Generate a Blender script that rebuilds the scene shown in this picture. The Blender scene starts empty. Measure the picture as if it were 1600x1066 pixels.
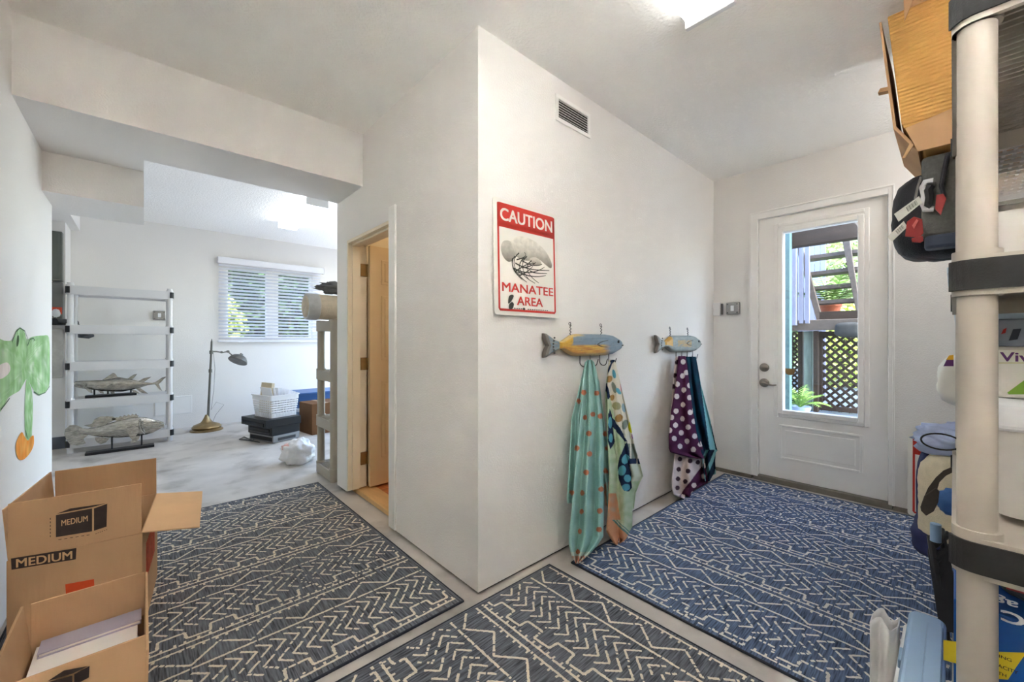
import bpy, bmesh, math, random
from mathutils import Vector, Matrix, noise

random.seed(7)
scene = bpy.context.scene
COL = scene.collection

# ------------------------------------------------------------------ camera
FPX, CX, CY, H = 630.0, 800.0, 532.5, 1.09      # focal length in pixels of a 1600x1066 frame
AX = math.atan2(690.0, 630.0)                    # room X axis, to the right of the view direction
FW = (math.cos(AX), math.sin(AX)); RT = (math.sin(AX), -math.cos(AX))
cam = bpy.data.cameras.new('camera')
cam.sensor_width = 36.0
cam.lens = FPX / 1600.0 * 36.0
cam.clip_start = 0.02
cam_o = bpy.data.objects.new('camera', cam)
COL.objects.link(cam_o)
cam_o.location = (0, 0, H)
cam_o.rotation_euler = (math.radians(90), 0, AX - math.radians(90))
scene.camera = cam_o

# ------------------------------------------------------------------ world, sun, exposure
world = bpy.data.worlds.new('world'); scene.world = world
world.use_nodes = True
wn = world.node_tree
bg = wn.nodes['Background']
sky = wn.nodes.new('ShaderNodeTexSky')
try:
    sky.sky_type = 'NISHITA'
except Exception:
    pass
sky.sun_disc = False
sky.sun_elevation = math.radians(52); sky.sun_rotation = math.radians(200)
wn.links.new(sky.outputs[0], bg.inputs[0])
bg.inputs[1].default_value = 1.3
sun = bpy.data.lights.new('sun', 'SUN'); sun.energy = 7.0; sun.angle = math.radians(1.0); sun.color = (1, .95, .86)
sun_o = bpy.data.objects.new('sun', sun); COL.objects.link(sun_o)
sun_o.rotation_euler = (math.radians(36), math.radians(10), math.radians(-20))
vs = scene.view_settings
vs.view_transform = 'Standard'
try: vs.look = 'None'
except Exception: pass
vs.exposure = 0.84; vs.gamma = 1.0; vs.use_curve_mapping = False
HALL_LIGHT, GARAGE_LIGHT, CLOSET_LIGHT, UPLIGHT_FILL = 4.2, 8.0, 30.0, 500.0; SCONCE_FILL = 34.0; RACK_FILL = 8.5  # last three feed fill lamps added out of view
scene.cycles.diffuse_bounces = 8; scene.cycles.max_bounces = 14; scene.cycles.sample_clamp_indirect = 0.0

# ------------------------------------------------------------------ helpers
def at(u, v, **k):
    s = (u - CX) / FPX; t = (CY - v) / FPX
    d = (FW[0] + RT[0]*s, FW[1] + RT[1]*s, t)
    (ax, val), = k.items()
    i = 'XYZ'.index(ax); o = (0, 0, H)
    q = (val - o[i]) / d[i]
    return Vector((d[0]*q, d[1]*q, H + d[2]*q))

def lin(c):
    c /= 255.0
    return c/12.92 if c <= .04045 else ((c+.055)/1.055)**2.4
def S(r, g, b): return (lin(r), lin(g), lin(b), 1.0)

MATS = {}
def mat(name, col, rough=.55, metal=0.0, var=.05, scale=6.0, bump=0.0, bscale=80.0, spec=.4, stretch=None, emit=0.0, alpha=1.0, trans=0.0, attr=False, island=0.0, world=False, dirt=None):
    if name in MATS: return MATS[name]
    m = bpy.data.materials.new(name); m.use_nodes = True
    nt = m.node_tree; N = nt.nodes; L = nt.links
    b = N['Principled BSDF']
    b.inputs['Roughness'].default_value = rough
    b.inputs['Metallic'].default_value = metal
    b.inputs['Specular IOR Level'].default_value = spec
    if alpha < 1: b.inputs['Alpha'].default_value = alpha
    if trans: b.inputs['Transmission Weight'].default_value = trans
    if world:
        g = N.new('ShaderNodeNewGeometry'); vec = g.outputs['Position']
    else:
        tc = N.new('ShaderNodeTexCoord'); vec = tc.outputs['Object']
    src = vec
    if stretch:
        mp = N.new('ShaderNodeMapping'); mp.inputs['Scale'].default_value = stretch
        L.new(vec, mp.inputs[0]); src = mp.outputs[0]
    nz = N.new('ShaderNodeTexNoise'); nz.inputs['Scale'].default_value = scale; nz.inputs['Detail'].default_value = 5
    L.new(src, nz.inputs['Vector'])
    mr = N.new('ShaderNodeMapRange'); mr.inputs['From Min'].default_value = .3; mr.inputs['From Max'].default_value = .7
    mr.inputs['To Min'].default_value = 1-var; mr.inputs['To Max'].default_value = 1+var
    L.new(nz.outputs['Fac'], mr.inputs['Value'])
    val = mr.outputs[0]
    if island:
        g2 = N.new('ShaderNodeNewGeometry')
        m2 = N.new('ShaderNodeMapRange'); m2.inputs['To Min'].default_value = 1-island; m2.inputs['To Max'].default_value = 1+island
        L.new(g2.outputs['Random Per Island'], m2.inputs['Value'])
        mm = N.new('ShaderNodeMath'); mm.operation = 'MULTIPLY'
        L.new(val, mm.inputs[0]); L.new(m2.outputs[0], mm.inputs[1]); val = mm.outputs[0]
    vm = N.new('ShaderNodeVectorMath'); vm.operation = 'SCALE'
    if attr:
        a = N.new('ShaderNodeAttribute'); a.attribute_name = 'Col'
        L.new(a.outputs['Color'], vm.inputs[0])
    else:
        vm.inputs[0].default_value = col[:3]
    L.new(val, vm.inputs['Scale'])
    out = vm.outputs[0]
    if dirt:
        dcol, dscale, lo, hi, amt = dirt
        n3 = N.new('ShaderNodeTexNoise'); n3.inputs['Scale'].default_value = dscale; n3.inputs['Detail'].default_value = 8
        L.new(src, n3.inputs['Vector'])
        r3 = N.new('ShaderNodeMapRange'); r3.inputs['From Min'].default_value = lo; r3.inputs['From Max'].default_value = hi
        r3.inputs['To Max'].default_value = amt
        L.new(n3.outputs['Fac'], r3.inputs['Value'])
        mx = N.new('ShaderNodeMix'); mx.data_type = 'RGBA'
        L.new(r3.outputs[0], mx.inputs['Factor']); L.new(out, mx.inputs['A']); mx.inputs['B'].default_value = dcol
        out = mx.outputs['Result']
    L.new(out, b.inputs['Base Color'])
    if bump:
        n2 = N.new('ShaderNodeTexNoise'); n2.inputs['Scale'].default_value = bscale; n2.inputs['Detail'].default_value = 3
        L.new(src, n2.inputs['Vector'])
        bp = N.new('ShaderNodeBump'); bp.inputs['Strength'].default_value = bump; bp.inputs['Distance'].default_value = .01
        L.new(n2.outputs['Fac'], bp.inputs['Height']); L.new(bp.outputs[0], b.inputs['Normal'])
    if emit:
        b.inputs['Emission Color'].default_value = col; b.inputs['Emission Strength'].default_value = emit
    MATS[name] = m
    return m

def glass(name, tint=(1, 1, 1, 1), refl=.08):
    m = bpy.data.materials.new(name); m.use_nodes = True
    nt = m.node_tree; N = nt.nodes; L = nt.links
    N.remove(N['Principled BSDF'])
    t = N.new('ShaderNodeBsdfTransparent')
    g = N.new('ShaderNodeBsdfGlossy'); g.inputs['Roughness'].default_value = .02
    nz = N.new('ShaderNodeTexNoise'); nz.inputs['Scale'].default_value = 3
    mr = N.new('ShaderNodeMapRange'); mr.inputs['To Min'].default_value = .95; mr.inputs['To Max'].default_value = 1.0
    L.new(nz.outputs['Fac'], mr.inputs['Value'])
    vm = N.new('ShaderNodeVectorMath'); vm.operation = 'SCALE'; vm.inputs[0].default_value = tint[:3]
    L.new(mr.outputs[0], vm.inputs['Scale']); L.new(vm.outputs[0], t.inputs['Color'])
    mx = N.new('ShaderNodeMixShader'); mx.inputs[0].default_value = refl
    L.new(t.outputs[0], mx.inputs[1]); L.new(g.outputs[0], mx.inputs[2])
    L.new(mx.outputs[0], N['Material Output'].inputs['Surface'])
    return m

def tag(o, label=None, cat=None, group=None, kind=None):
    if label: o['label'] = label
    if cat: o['category'] = cat
    if group: o['group'] = group
    if kind: o['kind'] = kind
    return o

def thing(name, label, cat, loc=(0, 0, 0), rz=0.0, group=None, kind=None):
    o = bpy.data.objects.new(name, None); COL.objects.link(o)
    o.empty_display_size = .05
    o.location = loc; o.rotation_euler = (0, 0, rz)
    return tag(o, label, cat, group, kind)

class MB:
    def __init__(s): s.v = []; s.f = []; s.mi = []; s.c = []; s.M = None
    def add(s, vs_, fs, mi=0, col=None):
        b = len(s.v)
        for p in vs_:
            p = Vector(p)
            if s.M is not None: p = s.M @ p
            s.v.append(p)
            s.c.append(col)
        for f in fs: s.f.append([b+i for i in f]); s.mi.append(mi)
        return s
    def box(s, x0, x1, y0, y1, z0, z1, mi=0, col=None):
        return s.add([(x0,y0,z0),(x1,y0,z0),(x1,y1,z0),(x0,y1,z0),(x0,y0,z1),(x1,y0,z1),(x1,y1,z1),(x0,y1,z1)],
              [(0,3,2,1),(4,5,6,7),(0,1,5,4),(1,2,6,5),(2,3,7,6),(3,0,4,7)], mi, col)
    def prism(s, pts, off, mi=0, col=None):
        n = len(pts); off = Vector(off); pts = [Vector(p) for p in pts]
        return s.add(pts+[p+off for p in pts], [list(range(n))[::-1], list(range(n, 2*n))]+[(i,(i+1)%n,n+(i+1)%n,n+i) for i in range(n)], mi, col)
    def cyl(s, p0, p1, r0, r1=None, n=16, mi=0, col=None):
        p0 = Vector(p0); p1 = Vector(p1); r1 = r0 if r1 is None else r1
        d = (p1-p0).normalized(); a = d.orthogonal().normalized(); b = d.cross(a)
        V = []
        for p, r in ((p0, r0), (p1, r1)):
            for i in range(n):
                t = 2*math.pi*i/n; V.append(p+a*(r*math.cos(t))+b*(r*math.sin(t)))
        F = [(i, (i+1) % n, n+(i+1) % n, n+i) for i in range(n)]+[list(range(n))[::-1], list(range(n, 2*n))]
        return s.add(V, F, mi, col)
    def tube(s, path, r, n=8, mi=0, closed=False, col=None):
        P = [Vector(p) for p in path]; m = len(P); V = []; F = []
        rr = r if isinstance(r, (list, tuple)) else [r]*m
        up = None
        for i, p in enumerate(P):
            if closed: d = P[(i+1) % m]-P[i-1]
            else: d = P[min(i+1, m-1)]-P[max(i-1, 0)]
            d.normalize()
            if up is None: a = d.orthogonal().normalized()
            else:
                a = up-d*up.dot(d)
                a = a.normalized() if a.length > 1e-5 else d.orthogonal().normalized()
            up = a; b = d.cross(a)
            for k in range(n):
                t = 2*math.pi*k/n; V.append(p+a*(rr[i]*math.cos(t))+b*(rr[i]*math.sin(t)))
        for i in range(m if closed else m-1):
            j = (i+1) % m
            for k in range(n): F.append((i*n+k, i*n+(k+1) % n, j*n+(k+1) % n, j*n+k))
        if not closed: F += [list(range(n))[::-1], list(range((m-1)*n, m*n))]
        return s.add(V, F, mi, col)
    def lathe(s, prof, n=24, mi=0, c=(0, 0, 0), col=None):
        V = []; F = []; m = len(prof)
        for r, z in prof:
            for k in range(n):
                t = 2*math.pi*k/n; V.append((c[0]+r*math.cos(t), c[1]+r*math.sin(t), c[2]+z))
        for i in range(m-1):
            for k in range(n): F.append((i*n+k, i*n+(k+1) % n, (i+1)*n+(k+1) % n, (i+1)*n+k))
        F += [list(range(n))[::-1], list(range((m-1)*n, m*n))]
        return s.add(V, F, mi, col)
    def grid(s, fn, nu, nv, mi=0, cf=None):
        b = len(s.v)
        for j in range(nv+1):
            for i in range(nu+1):
                p = Vector(fn(i/nu, j/nv))
                if s.M is not None: p = s.M @ p
                s.v.append(p); s.c.append(cf(i/nu, j/nv) if cf else None)
        for j in range(nv):
            for i in range(nu):
                a = b+j*(nu+1)+i
                s.f.append([a, a+1, a+nu+2, a+nu+1]); s.mi.append(mi)
        return s
    def build(s, name, mats, parent=None, smooth=False, bevel=0.0, seg=2, sharp=40, solid=0.0, sub=0, kind=None):
        me = bpy.data.meshes.new(name)
        me.from_pydata([tuple(p) for p in s.v], [], s.f); me.update()
        if not isinstance(mats, (list, tuple)): mats = [mats]
        for m in mats: me.materials.append(m)
        if any(s.mi): me.polygons.foreach_set('material_index', s.mi)
        if any(c is not None for c in s.c):
            ca = me.color_attributes.new('Col', 'FLOAT_COLOR', 'POINT')
            fl = []
            for c in s.c: fl += list(c if c is not None else (1, 1, 1, 1))
            ca.data.foreach_set('color', fl)
        if smooth:
            me.polygons.foreach_set('use_smooth', [True]*len(me.polygons))
            if sharp: me.set_sharp_from_angle(angle=math.radians(sharp))
        o = bpy.data.objects.new(name, me); COL.objects.link(o)
        if parent is not None: o.parent = parent
        if solid:
            md = o.modifiers.new('solid', 'SOLIDIFY'); md.thickness = solid; md.offset = 0
        if bevel:
            md = o.modifiers.new('bevel', 'BEVEL'); md.width = bevel; md.segments = seg; md.limit_method = 'ANGLE'; md.angle_limit = math.radians(40)
        if sub:
            md = o.modifiers.new('sub', 'SUBSURF'); md.levels = sub; md.render_levels = sub
        if kind: o['kind'] = kind
        return o

def copy_tree(o, parent=None):
    c = o.copy(); COL.objects.link(c); c.parent = parent
    for ch in list(o.children): copy_tree(ch, c)
    return c

def text_into(mb, body, org, right, up, w, h, thick=.0008, mi=0, bold=.02, keep=False, col=None):
    """letters as flat printed geometry filling a w x h rectangle whose lower left corner is org"""
    cu = bpy.data.curves.new('letters', 'FONT'); cu.body = body; cu.resolution_u = 4
    o = bpy.data.objects.new('letters', cu); COL.objects.link(o)
    dg = bpy.context.evaluated_depsgraph_get()
    me = bpy.data.meshes.new_from_object(o.evaluated_get(dg))
    xs = [v.co.x for v in me.vertices]; ys = [v.co.y for v in me.vertices]
    x0, x1, y0, y1 = min(xs), max(xs), min(ys), max(ys)
    sx = w/(x1-x0); sy = h/(y1-y0)
    if keep: sx = sy = min(sx, sy)
    right = Vector(right); up = Vector(up); nrm = right.cross(up); org = Vector(org)
    for k, (bx_, by_) in enumerate(((0, 0),) if not bold else ((-bold, -bold*.6), (bold, -bold*.6), (-bold, bold*.6), (bold, bold*.6))):
        mb.add([org+right*((v.co.x-x0+bx_)*sx)+up*((v.co.y-y0+by_)*sy)+nrm*(thick+k*.00003) for v in me.vertices],
               [list(p.vertices) for p in me.polygons], mi, col)
    bpy.data.objects.remove(o); bpy.data.curves.remove(cu); bpy.data.meshes.remove(me)

def rrect(x0, x1, y0, y1, r, n=6):
    P = []
    for cx, cy, a0 in ((x1-r, y1-r, 0), (x0+r, y1-r, 90), (x0+r, y0+r, 180), (x1-r, y0+r, 270)):
        for i in range(n+1):
            t = math.radians(a0+90*i/n); P.append((cx+r*math.cos(t), cy+r*math.sin(t)))
    return P
def ring(mb, x0, x1, y0, y1, r, th, z0, z1, mi=0):
    A = rrect(x0, x1, y0, y1, r); B = rrect(x0+th, x1-th, y0+th, y1-th, max(r-th, .002)); n = len(A)
    V = [(p[0], p[1], z0) for p in A]+[(p[0], p[1], z1) for p in A]+[(p[0], p[1], z0) for p in B]+[(p[0], p[1], z1) for p in B]
    F = []
    for i in range(n):
        j = (i+1) % n
        F += [(i, j, n+j, n+i), (2*n+j, 2*n+i, 3*n+i, 3*n+j), (n+i, n+j, 3*n+j, 3*n+i), (j, i, 2*n+i, 2*n+j)]
    mb.add(V, F, mi)
def rprism(mb, x0, x1, y0, y1, r, z0, z1, taper=0, mi=0, n=6):
    A = rrect(x0+taper, x1-taper, y0+taper, y1-taper, r, n); B = rrect(x0, x1, y0, y1, r, n); k = len(A)
    mb.add([(p[0], p[1], z0) for p in A]+[(p[0], p[1], z1) for p in B],
           [list(range(k))[::-1], list(range(k, 2*k))]+[(i, (i+1) % k, k+(i+1) % k, k+i) for i in range(k)], mi)

def lerp(a, b, t): return a+(b-a)*t
def interp(tab, x):
    if x <= tab[0][0]: return tab[0][1:]
    for a, b in zip(tab, tab[1:]):
        if x <= b[0]:
            t = (x-a[0])/(b[0]-a[0]); return tuple(lerp(p, q, t) for p, q in zip(a[1:], b[1:]))
    return tab[-1][1:]
def mixc(a, b, t):
    t = max(0, min(1, t)); return tuple(lerp(p, q, t) for p, q in zip(a, b))

# ------------------------------------------------------------------ common materials
PAINT = mat('white_wall_paint', S(231, 228, 224), .75, var=.012, scale=1.5, bump=.22, bscale=130, world=True, spec=.25)
CEILP = mat('ceiling_knockdown_paint', S(246, 244, 240), .85, var=.012, scale=2, bump=.5, bscale=70, world=True, spec=.2)
TRIMP = mat('glossy_trim_paint', S(238, 236, 232), .45, var=.012, scale=3, bump=.04, bscale=30, spec=.4)
DOORP = mat('door_enamel', S(242, 240, 236), .42, var=.012, scale=3, bump=.03, bscale=25)
CREAMP = mat('cream_enamel', S(232, 218, 192), .45, var=.02, scale=3)
CONC = mat('worn_concrete', S(190, 184, 177), .62, var=.16, scale=2.6, bump=.12, bscale=35, world=True, dirt=(S(124, 115, 104), 3.5, .52, .72, .7), spec=.5)
BLACK = mat('black_plastic', S(28, 28, 30), .42, var=.1, scale=20)
BLACKR = mat('black_rubbery_plastic', S(44, 43, 43), .6, var=.08, scale=60, bump=.15, bscale=300)
STEEL = mat('brushed_steel', S(150, 148, 145), .34, metal=.9, var=.08, scale=30)
WIRE = mat('dark_wire', S(84, 82, 80), .35, metal=.85, var=.1, scale=30)
WHITEPL = mat('white_plastic', S(226, 227, 229), .4, var=.02, scale=5)
RESIN = mat("cream_resin", S(180, 172, 160), .45, var=.02, scale=3, bump=.03, bscale=200)
GRESIN = mat('white_grey_resin', S(218, 217, 217), .5, var=.02, scale=3)
TAUPE = mat('taupe_resin', S(168, 160, 146), .5, var=.03, scale=3)
KRAFT = mat('kraft_cardboard', S(192, 155, 117), .85, var=.05, scale=9, bump=.12, bscale=40, stretch=(1, 1, .15), spec=.15)
KRAFT2 = mat('pale_kraft_cardboard', S(206, 168, 126), .85, var=.05, scale=9, spec=.15)
KRAFTI = mat('light_inner_cardboard', S(222, 182, 140), .85, var=.04, scale=9, spec=.15)
INK = mat('brown_black_ink', S(66, 56, 52), .8, var=.1, scale=40, spec=.1)
ORANGE = mat('orange_ink', S(206, 80, 44), .8, var=.08, scale=40, spec=.1)
ATTR = mat('painted_wood_colours', (1, 1, 1, 1), .5, var=.06, scale=40, attr=True)
TERRY = mat('printed_terry_cloth', (1, 1, 1, 1), .95, var=.1, scale=300, bump=.5, bscale=500, attr=True, spec=.05)
WATER = mat('watercolour_paint', (1, 1, 1, 1), .8, var=.2, scale=9, attr=True, stretch=(1, 1.6, .5), spec=.1)
RED = mat('sign_red', S(204, 52, 40), .45, var=.05, scale=8)
SIGNW = mat('sign_white', S(228, 225, 216), .35, var=.02, scale=6)
GREYINK = mat('grey_ink', S(120, 116, 108), .5, var=.15, scale=40, attr=True)
GLASSM = glass('door_glass', (.97, .99, 1.0, 1), .04)

# ================================================================== THE SETTING
XL, XB, YA, XC = -0.40, 1.055, 1.37, 3.56     # left wall, doorway wall, towel wall, end wall
YR = -0.62; YG = 6.5; CZ = 2.44; GZ = 2.52; XGR = 3.1; XGL = -1.6

fl = MB(); fl.box(-1.9, 3.80, -.8, 6.7, -.12, 0.0)
tag(fl.build('floor', CONC), 'worn grey concrete slab floor', 'floor', kind='structure')

m = MB(); m.box(XL-.1, XC+.2, YR-.1, 2.60, CZ, CZ+.1)
tag(m.build('ceiling', CEILP), 'off-white knockdown textured ceiling of the entry hall', 'ceiling', kind='structure')
m = MB(); m.box(-1.9, XGR+.1, 3.05, YG+.2, GZ, GZ+.1)
tag(m.build('ceiling', CEILP), 'white textured ceiling of the garage beyond the beam', 'ceiling', kind='structure')

# left wall with the mural
m = MB(); m.box(XL-.1, XL, YR-.1, 3.58, 0.0, CZ)
tag(m.build('wall_left', PAINT), 'white wall at the left edge carrying the green and orange mural', 'wall', kind='structure')
# beam between hall and garage with its boxed soffit
m = MB(); m.box(XL, XB+.1, 2.60, 3.05, 2.10, GZ); m.box(-1.6, 0.0, 3.05, 3.26, 2.10, GZ); m.box(-1.6, 0.0, 3.26, 3.77, 1.888, GZ)
tag(m.build('trim_1', PAINT), 'deep white dropped beam with a lower boxed soffit at its left', 'beam', kind='structure')
m = MB(); m.box(-1.6, -.52, 3.90, YG, 2.30, GZ)
tag(m.build('trim_2', PAINT), 'pale soffit running back above the electrical panels', 'soffit', kind='structure')

# towel wall and doorway wall, mitred at the outside corner
m = MB()
m.prism([(XB, YA, .014), (XC, YA, .014), (XC, YA+.1, .014), (XB+.1, YA+.1, .014)], (0, 0, CZ-.014))
tag(m.build('wall_right', PAINT), 'white wall holding the caution sign and the fish towel racks', 'wall', kind='structure')
DY0, DY1, DZ = 2.19, 2.88, 1.795
m = MB()
m.prism([(XB, YA, .014), (XB+.1, YA+.1, .014), (XB+.1, DY0, .014), (XB, DY0, .014)], (0, 0, CZ-.014))
m.box(XB, XB+.1, DY0, DY1, DZ, CZ)
m.box(XB, XB+.1, DY1, 3.07, .03, CZ)
tag(m.build('wall_center', PAINT), 'shaded white wall with the open doorway, left of the outside corner', 'wall', kind='structure')

GAPM = mat('dark_gap_shade', S(46, 38, 32), .9, var=.2, scale=20)  # near-black filler strips stand in for the shadow gap under the walls
m = MB(); m.prism([(XB+.012, YA+.012, .0005), (XC, YA+.012, .0005), (XC, YA+.09, .0005), (XB+.09, YA+.09, .0005)], (0, 0, .0125))
tag(m.build('gap_shade_right', GAPM), 'dark strip coloured as the shadow gap under the towel wall', 'baseboard', kind='structure')
m = MB(); m.prism([(XB+.012, YA+.012, .0005), (XB+.09, YA+.09, .0005), (XB+.09, 2.12, .0005), (XB+.012, 2.12, .0005)], (0, 0, .0125))
tag(m.build('gap_shade_center', GAPM), 'dark strip coloured as the shadow gap under the doorway wall', 'baseboard', kind='structure')
# end wall with the exterior door
EY0, EY1, EZ = .262, 1.082, 2.092
m = MB()
m.box(XC, XC+.16, YR-.1, EY0, .03, CZ); m.box(XC, XC+.16, EY1, 1.62, .03, CZ); m.box(XC, XC+.16, EY0, EY1, EZ, CZ)
tag(m.build('wall_back', PAINT), 'white end wall around the half-glass exterior door', 'wall', kind='structure')
m = MB(); m.box(XC-.003, XC+.16, YR, EY0-.001, 0, .029); m.box(XC-.003, XC+.16, EY1+.001, YA-.002, 0, .029)
tag(m.build('baseboard_back', mat('raw_concrete_sill', S(132, 124, 112), .8, var=.2, scale=14, bump=.3, bscale=60)), 'bare concrete strip under the end wall', 'baseboard', kind='structure')
# wall behind the racks / behind the camera
m = MB(); m.box(XL-.1, XC+.16, YR-.1, YR, 0, CZ)
tag(m.build('wall_front', PAINT), 'white wall behind the storage racks at right', 'wall', kind='structure')

# closet beyond the doorway
m = MB()
m.box(XB+.1, 3.1, 2.97, 3.07, 0, GZ); m.box(2.6, 2.7, YA+.1, 2.97, 0, CZ); m.box(XB+.1, 2.7, YA+.1, 2.97, CZ, CZ+.1)
tag(m.build('wall_closet', mat('cream_wall', S(226, 212, 184), .7, var=.02, scale=3, world=True)), 'cream closet walls glimpsed above the open door', 'wall', kind='structure')

# garage walls
WX0, WX1, WZ0, WZ1 = .80, 1.87, 1.12, 2.09
m = MB()
m.box(-1.7, WX0, YG, YG+.15, 0, GZ); m.box(WX1, XGR, YG, YG+.15, 0, GZ); m.box(WX0, WX1, YG, YG+.15, 0, WZ0); m.box(WX0, WX1, YG, YG+.15, WZ1, GZ)
tag(m.build('wall_garage_back', PAINT), 'far white garage wall with the blind-covered window', 'wall', kind='structure')
m = MB(); m.box(XGR, XGR+.1, 3.0, 3.5, 0, GZ); m.box(XGR, XGR+.1, 6.3, YG+.15, 0, GZ); m.box(XGR, XGR+.1, 3.5, 6.3, 2.25, GZ)
tag(m.build('wall_garage_right', PAINT), 'white garage side wall hidden behind the doorway wall', 'wall', kind='structure')
m = MB(); m.box(-1.7, -1.6, 3.0, YG+.15, 0, GZ); m.box(-1.6, XL-.1, 3.40, 3.5, 0, GZ)
tag(m.build('wall_garage_left', PAINT), 'white garage side wall hidden behind the mural wall', 'wall', kind='structure')
XP = at(102, 500, Y=6.1).x
m = MB(); m.box(-1.6, XP, 6.1, YG, .12, 2.30)
tag(m.build('wall_panel', PAINT), 'boxed-out white wall section carrying the electrical panels', 'wall', kind='structure')
m = MB(); m.box(-1.6, XP+.004, 6.09, YG, 0, .12)
tag(m.build('baseboard_panel', mat('blue_grey_curb', S(92, 98, 108), .8, var=.1, scale=8)), 'blue-grey concrete curb below the electrical panels', 'curb', kind='structure')

# ---- closet floor: planks and threshold
cf = thing('floor_closet', 'orange wood plank floor inside the closet doorway', 'floor', (0, 0, 0), kind='structure')
WOOD = mat('orange_wood', S(190, 112, 58), .4, var=.3, scale=5, stretch=(1.5, 12, 1), island=.12)
for i in range(11):
    x = 1.245+i*.12
    mm = MB(); mm.box(x, x+.117, 1.48, 2.96, 0.001, .03); mm.build('plank', WOOD, cf, bevel=.002)
m = MB(); m.box(1.12, 1.244, 2.0, 2.96, .001, .034)
m.build('threshold', mat('tan_threshold_wood', S(214, 172, 118), .5, var=.08, scale=6, stretch=(8, 1, 1)), cf, bevel=.004)

# ---- interior doorway: jambs, head, leaf with hinges
d2 = thing('door_2', 'cream six-panel closet door standing open in the doorway', 'door', (0, 0, 0), kind='structure')
m = MB()
m.box(XB+.002, 1.19, DY1-.018, DY1+.02, .04, DZ); m.box(XB+.03, 1.14, DY1-.030, DY1-.018, .04, DZ)
m.build('jamb', CREAMP, d2, bevel=.002)
m = MB(); m.box(XB+.002, 1.19, DY0-.005, DY1-.018, DZ-.02, DZ+.015); m.box(XB+.03, 1.14, DY0, DY1-.018, DZ-.034, DZ-.02)
m.build('head_jamb', CREAMP, d2, bevel=.002)
m = MB(); m.box(XB-.012, 1.19, 2.125, DY0+.012, .02, 1.862)
m.build('jamb', TRIMP, d2, bevel=.003)
leaf = MB()
LX0, LX1, LYf, LYb = 1.195, 1.83, 2.815, 2.85
leaf.box(LX0, LX1, LYf, LYb, .045, 1.775)
leafo = leaf.build('leaf', mat('warm_cream_door_paint', S(214, 188, 148), .45, var=.02, scale=3), d2, bevel=.002)
for (zx0, zx1) in ((.24, .80), (.95, 1.42), (1.50, 1.68)):
    for px0 in (LX0+.085, LX0+.36):
        for inset, dy in ((0, .006), (.022, .012)):
            mm = MB()
            mm.box(px0+inset, px0+.20-inset, LYf-dy+.001, LYf+.002, zx0+inset, zx1-inset)
            mm.build('panel', MATS['warm_cream_door_paint'], leafo, bevel=.004)
for hz in (422, 568, 716):
    p = at(567, hz, Y=2.86)
    mm = MB(); mm.box(1.145, 1.188, DY1-.026, DY1-.017, p.z-.045, p.z+.045)
    mm.cyl((1.192, DY1-.03, p.z-.045), (1.192, DY1-.03, p.z+.045), .006)
    mm.build('hinge', mat('antique_brass', S(150, 120, 76), .4, metal=.8, var=.1, scale=20), d2, bevel=.001)

# ---- exterior door
d1 = thing('door_1', 'white half-glass exterior door in the end wall', 'door', (0, 0, 0), kind='structure')
fy0, fy1, fz1 = .285, 1.037, 2.042
m = MB()
m.box(XC-.006, XC+.14, fy1, EY1, .03, EZ); m.box(XC-.006, XC+.14, EY0, fy0, .03, EZ); m.box(XC-.006, XC+.14, fy0, fy1, fz1, EZ)
m.box(XC-.012, XC-.004, EY1-.006, EY1+.008, .03, EZ+.008); m.box(XC-.012, XC-.004, EY0-.008, EY1+.008, EZ-.004, EZ+.008); m.box(XC-.010, XC-.004, EY0-.008, EY0+.004, .03, EZ+.008)
m.build('door_frame', TRIMP, d1, bevel=.003)
gy0, gy1, gz0, gz1 = .434, .869, .566, 1.908
lx = XC+.022
m = MB()
m.box(lx, lx+.042, fy0+.004, gy0, .045, fz1-.004); m.box(lx, lx+.042, gy1, fy1-.004, .045, fz1-.004)
m.box(lx, lx+.042, gy0, gy1, .045, gz0); m.box(lx, lx+.042, gy0, gy1, gz1, fz1-.004)
leafo = m.build('leaf', DOORP, d1)
m = MB()
def frame_yz(mb, x0, x1, y0, y1, z0, z1, w):
    mb.box(x0, x1, y0, y0+w, z0, z1); mb.box(x0, x1, y1-w, y1, z0, z1); mb.box(x0, x1, y0+w, y1-w, z0, z0+w); mb.box(x0, x1, y0+w, y1-w, z1-w, z1)
frame_yz(m, lx-.016, lx+.002, .404, .905, .535, 1.945, .034)
frame_yz(m, lx-.008, lx+.002, .378, .931, .510, 1.985, .026)
m.build('window_frame', DOORP, leafo, bevel=.005)
m = MB(); m.box(lx+.016, lx+.022, gy0-.004, gy1+.004, gz0-.004, gz1+.004)
m.build('glass_pane', GLASSM, leafo)
for ins, dx in ((0, .007), (.018, .003), (.040, .010)):
    m = MB()
    if ins == .018: continue
    if ins == 0: frame_yz(m, lx-dx, lx+.001, .412, .898, .196, .456, .016)
    else: m.box(lx-dx+.006, lx+.001, .412+ins, .898-ins, .196+ins, .456-ins)
    m.build('panel_moulding' if ins == 0 else 'lower_panel', DOORP, leafo, bevel=.004)
NICK = mat('brushed_nickel', S(150, 143, 134), .35, metal=.9, var=.06, scale=30)
def xlathe(mb, x, y, z, prof, n=24):
    sM = mb.M; mb.M = Matrix.Translation((x, y, z)) @ Matrix.Rotation(math.radians(-90), 4, 'Y')
    mb.lathe(prof, n); mb.M = sM
m = MB(); xlathe(m, lx, .997, .883, [(.033, -.001), (.033, .006), (.027, .014), (.018, .018), (.012, .020), (.002, .021)])
m.build('deadbolt', NICK, leafo, smooth=True)
m = MB(); xlathe(m, lx, .997, .764, [(.034, -.001), (.034, .006), (.028, .013), (.014, .016), (.012, .045), (.002, .047)])
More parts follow.
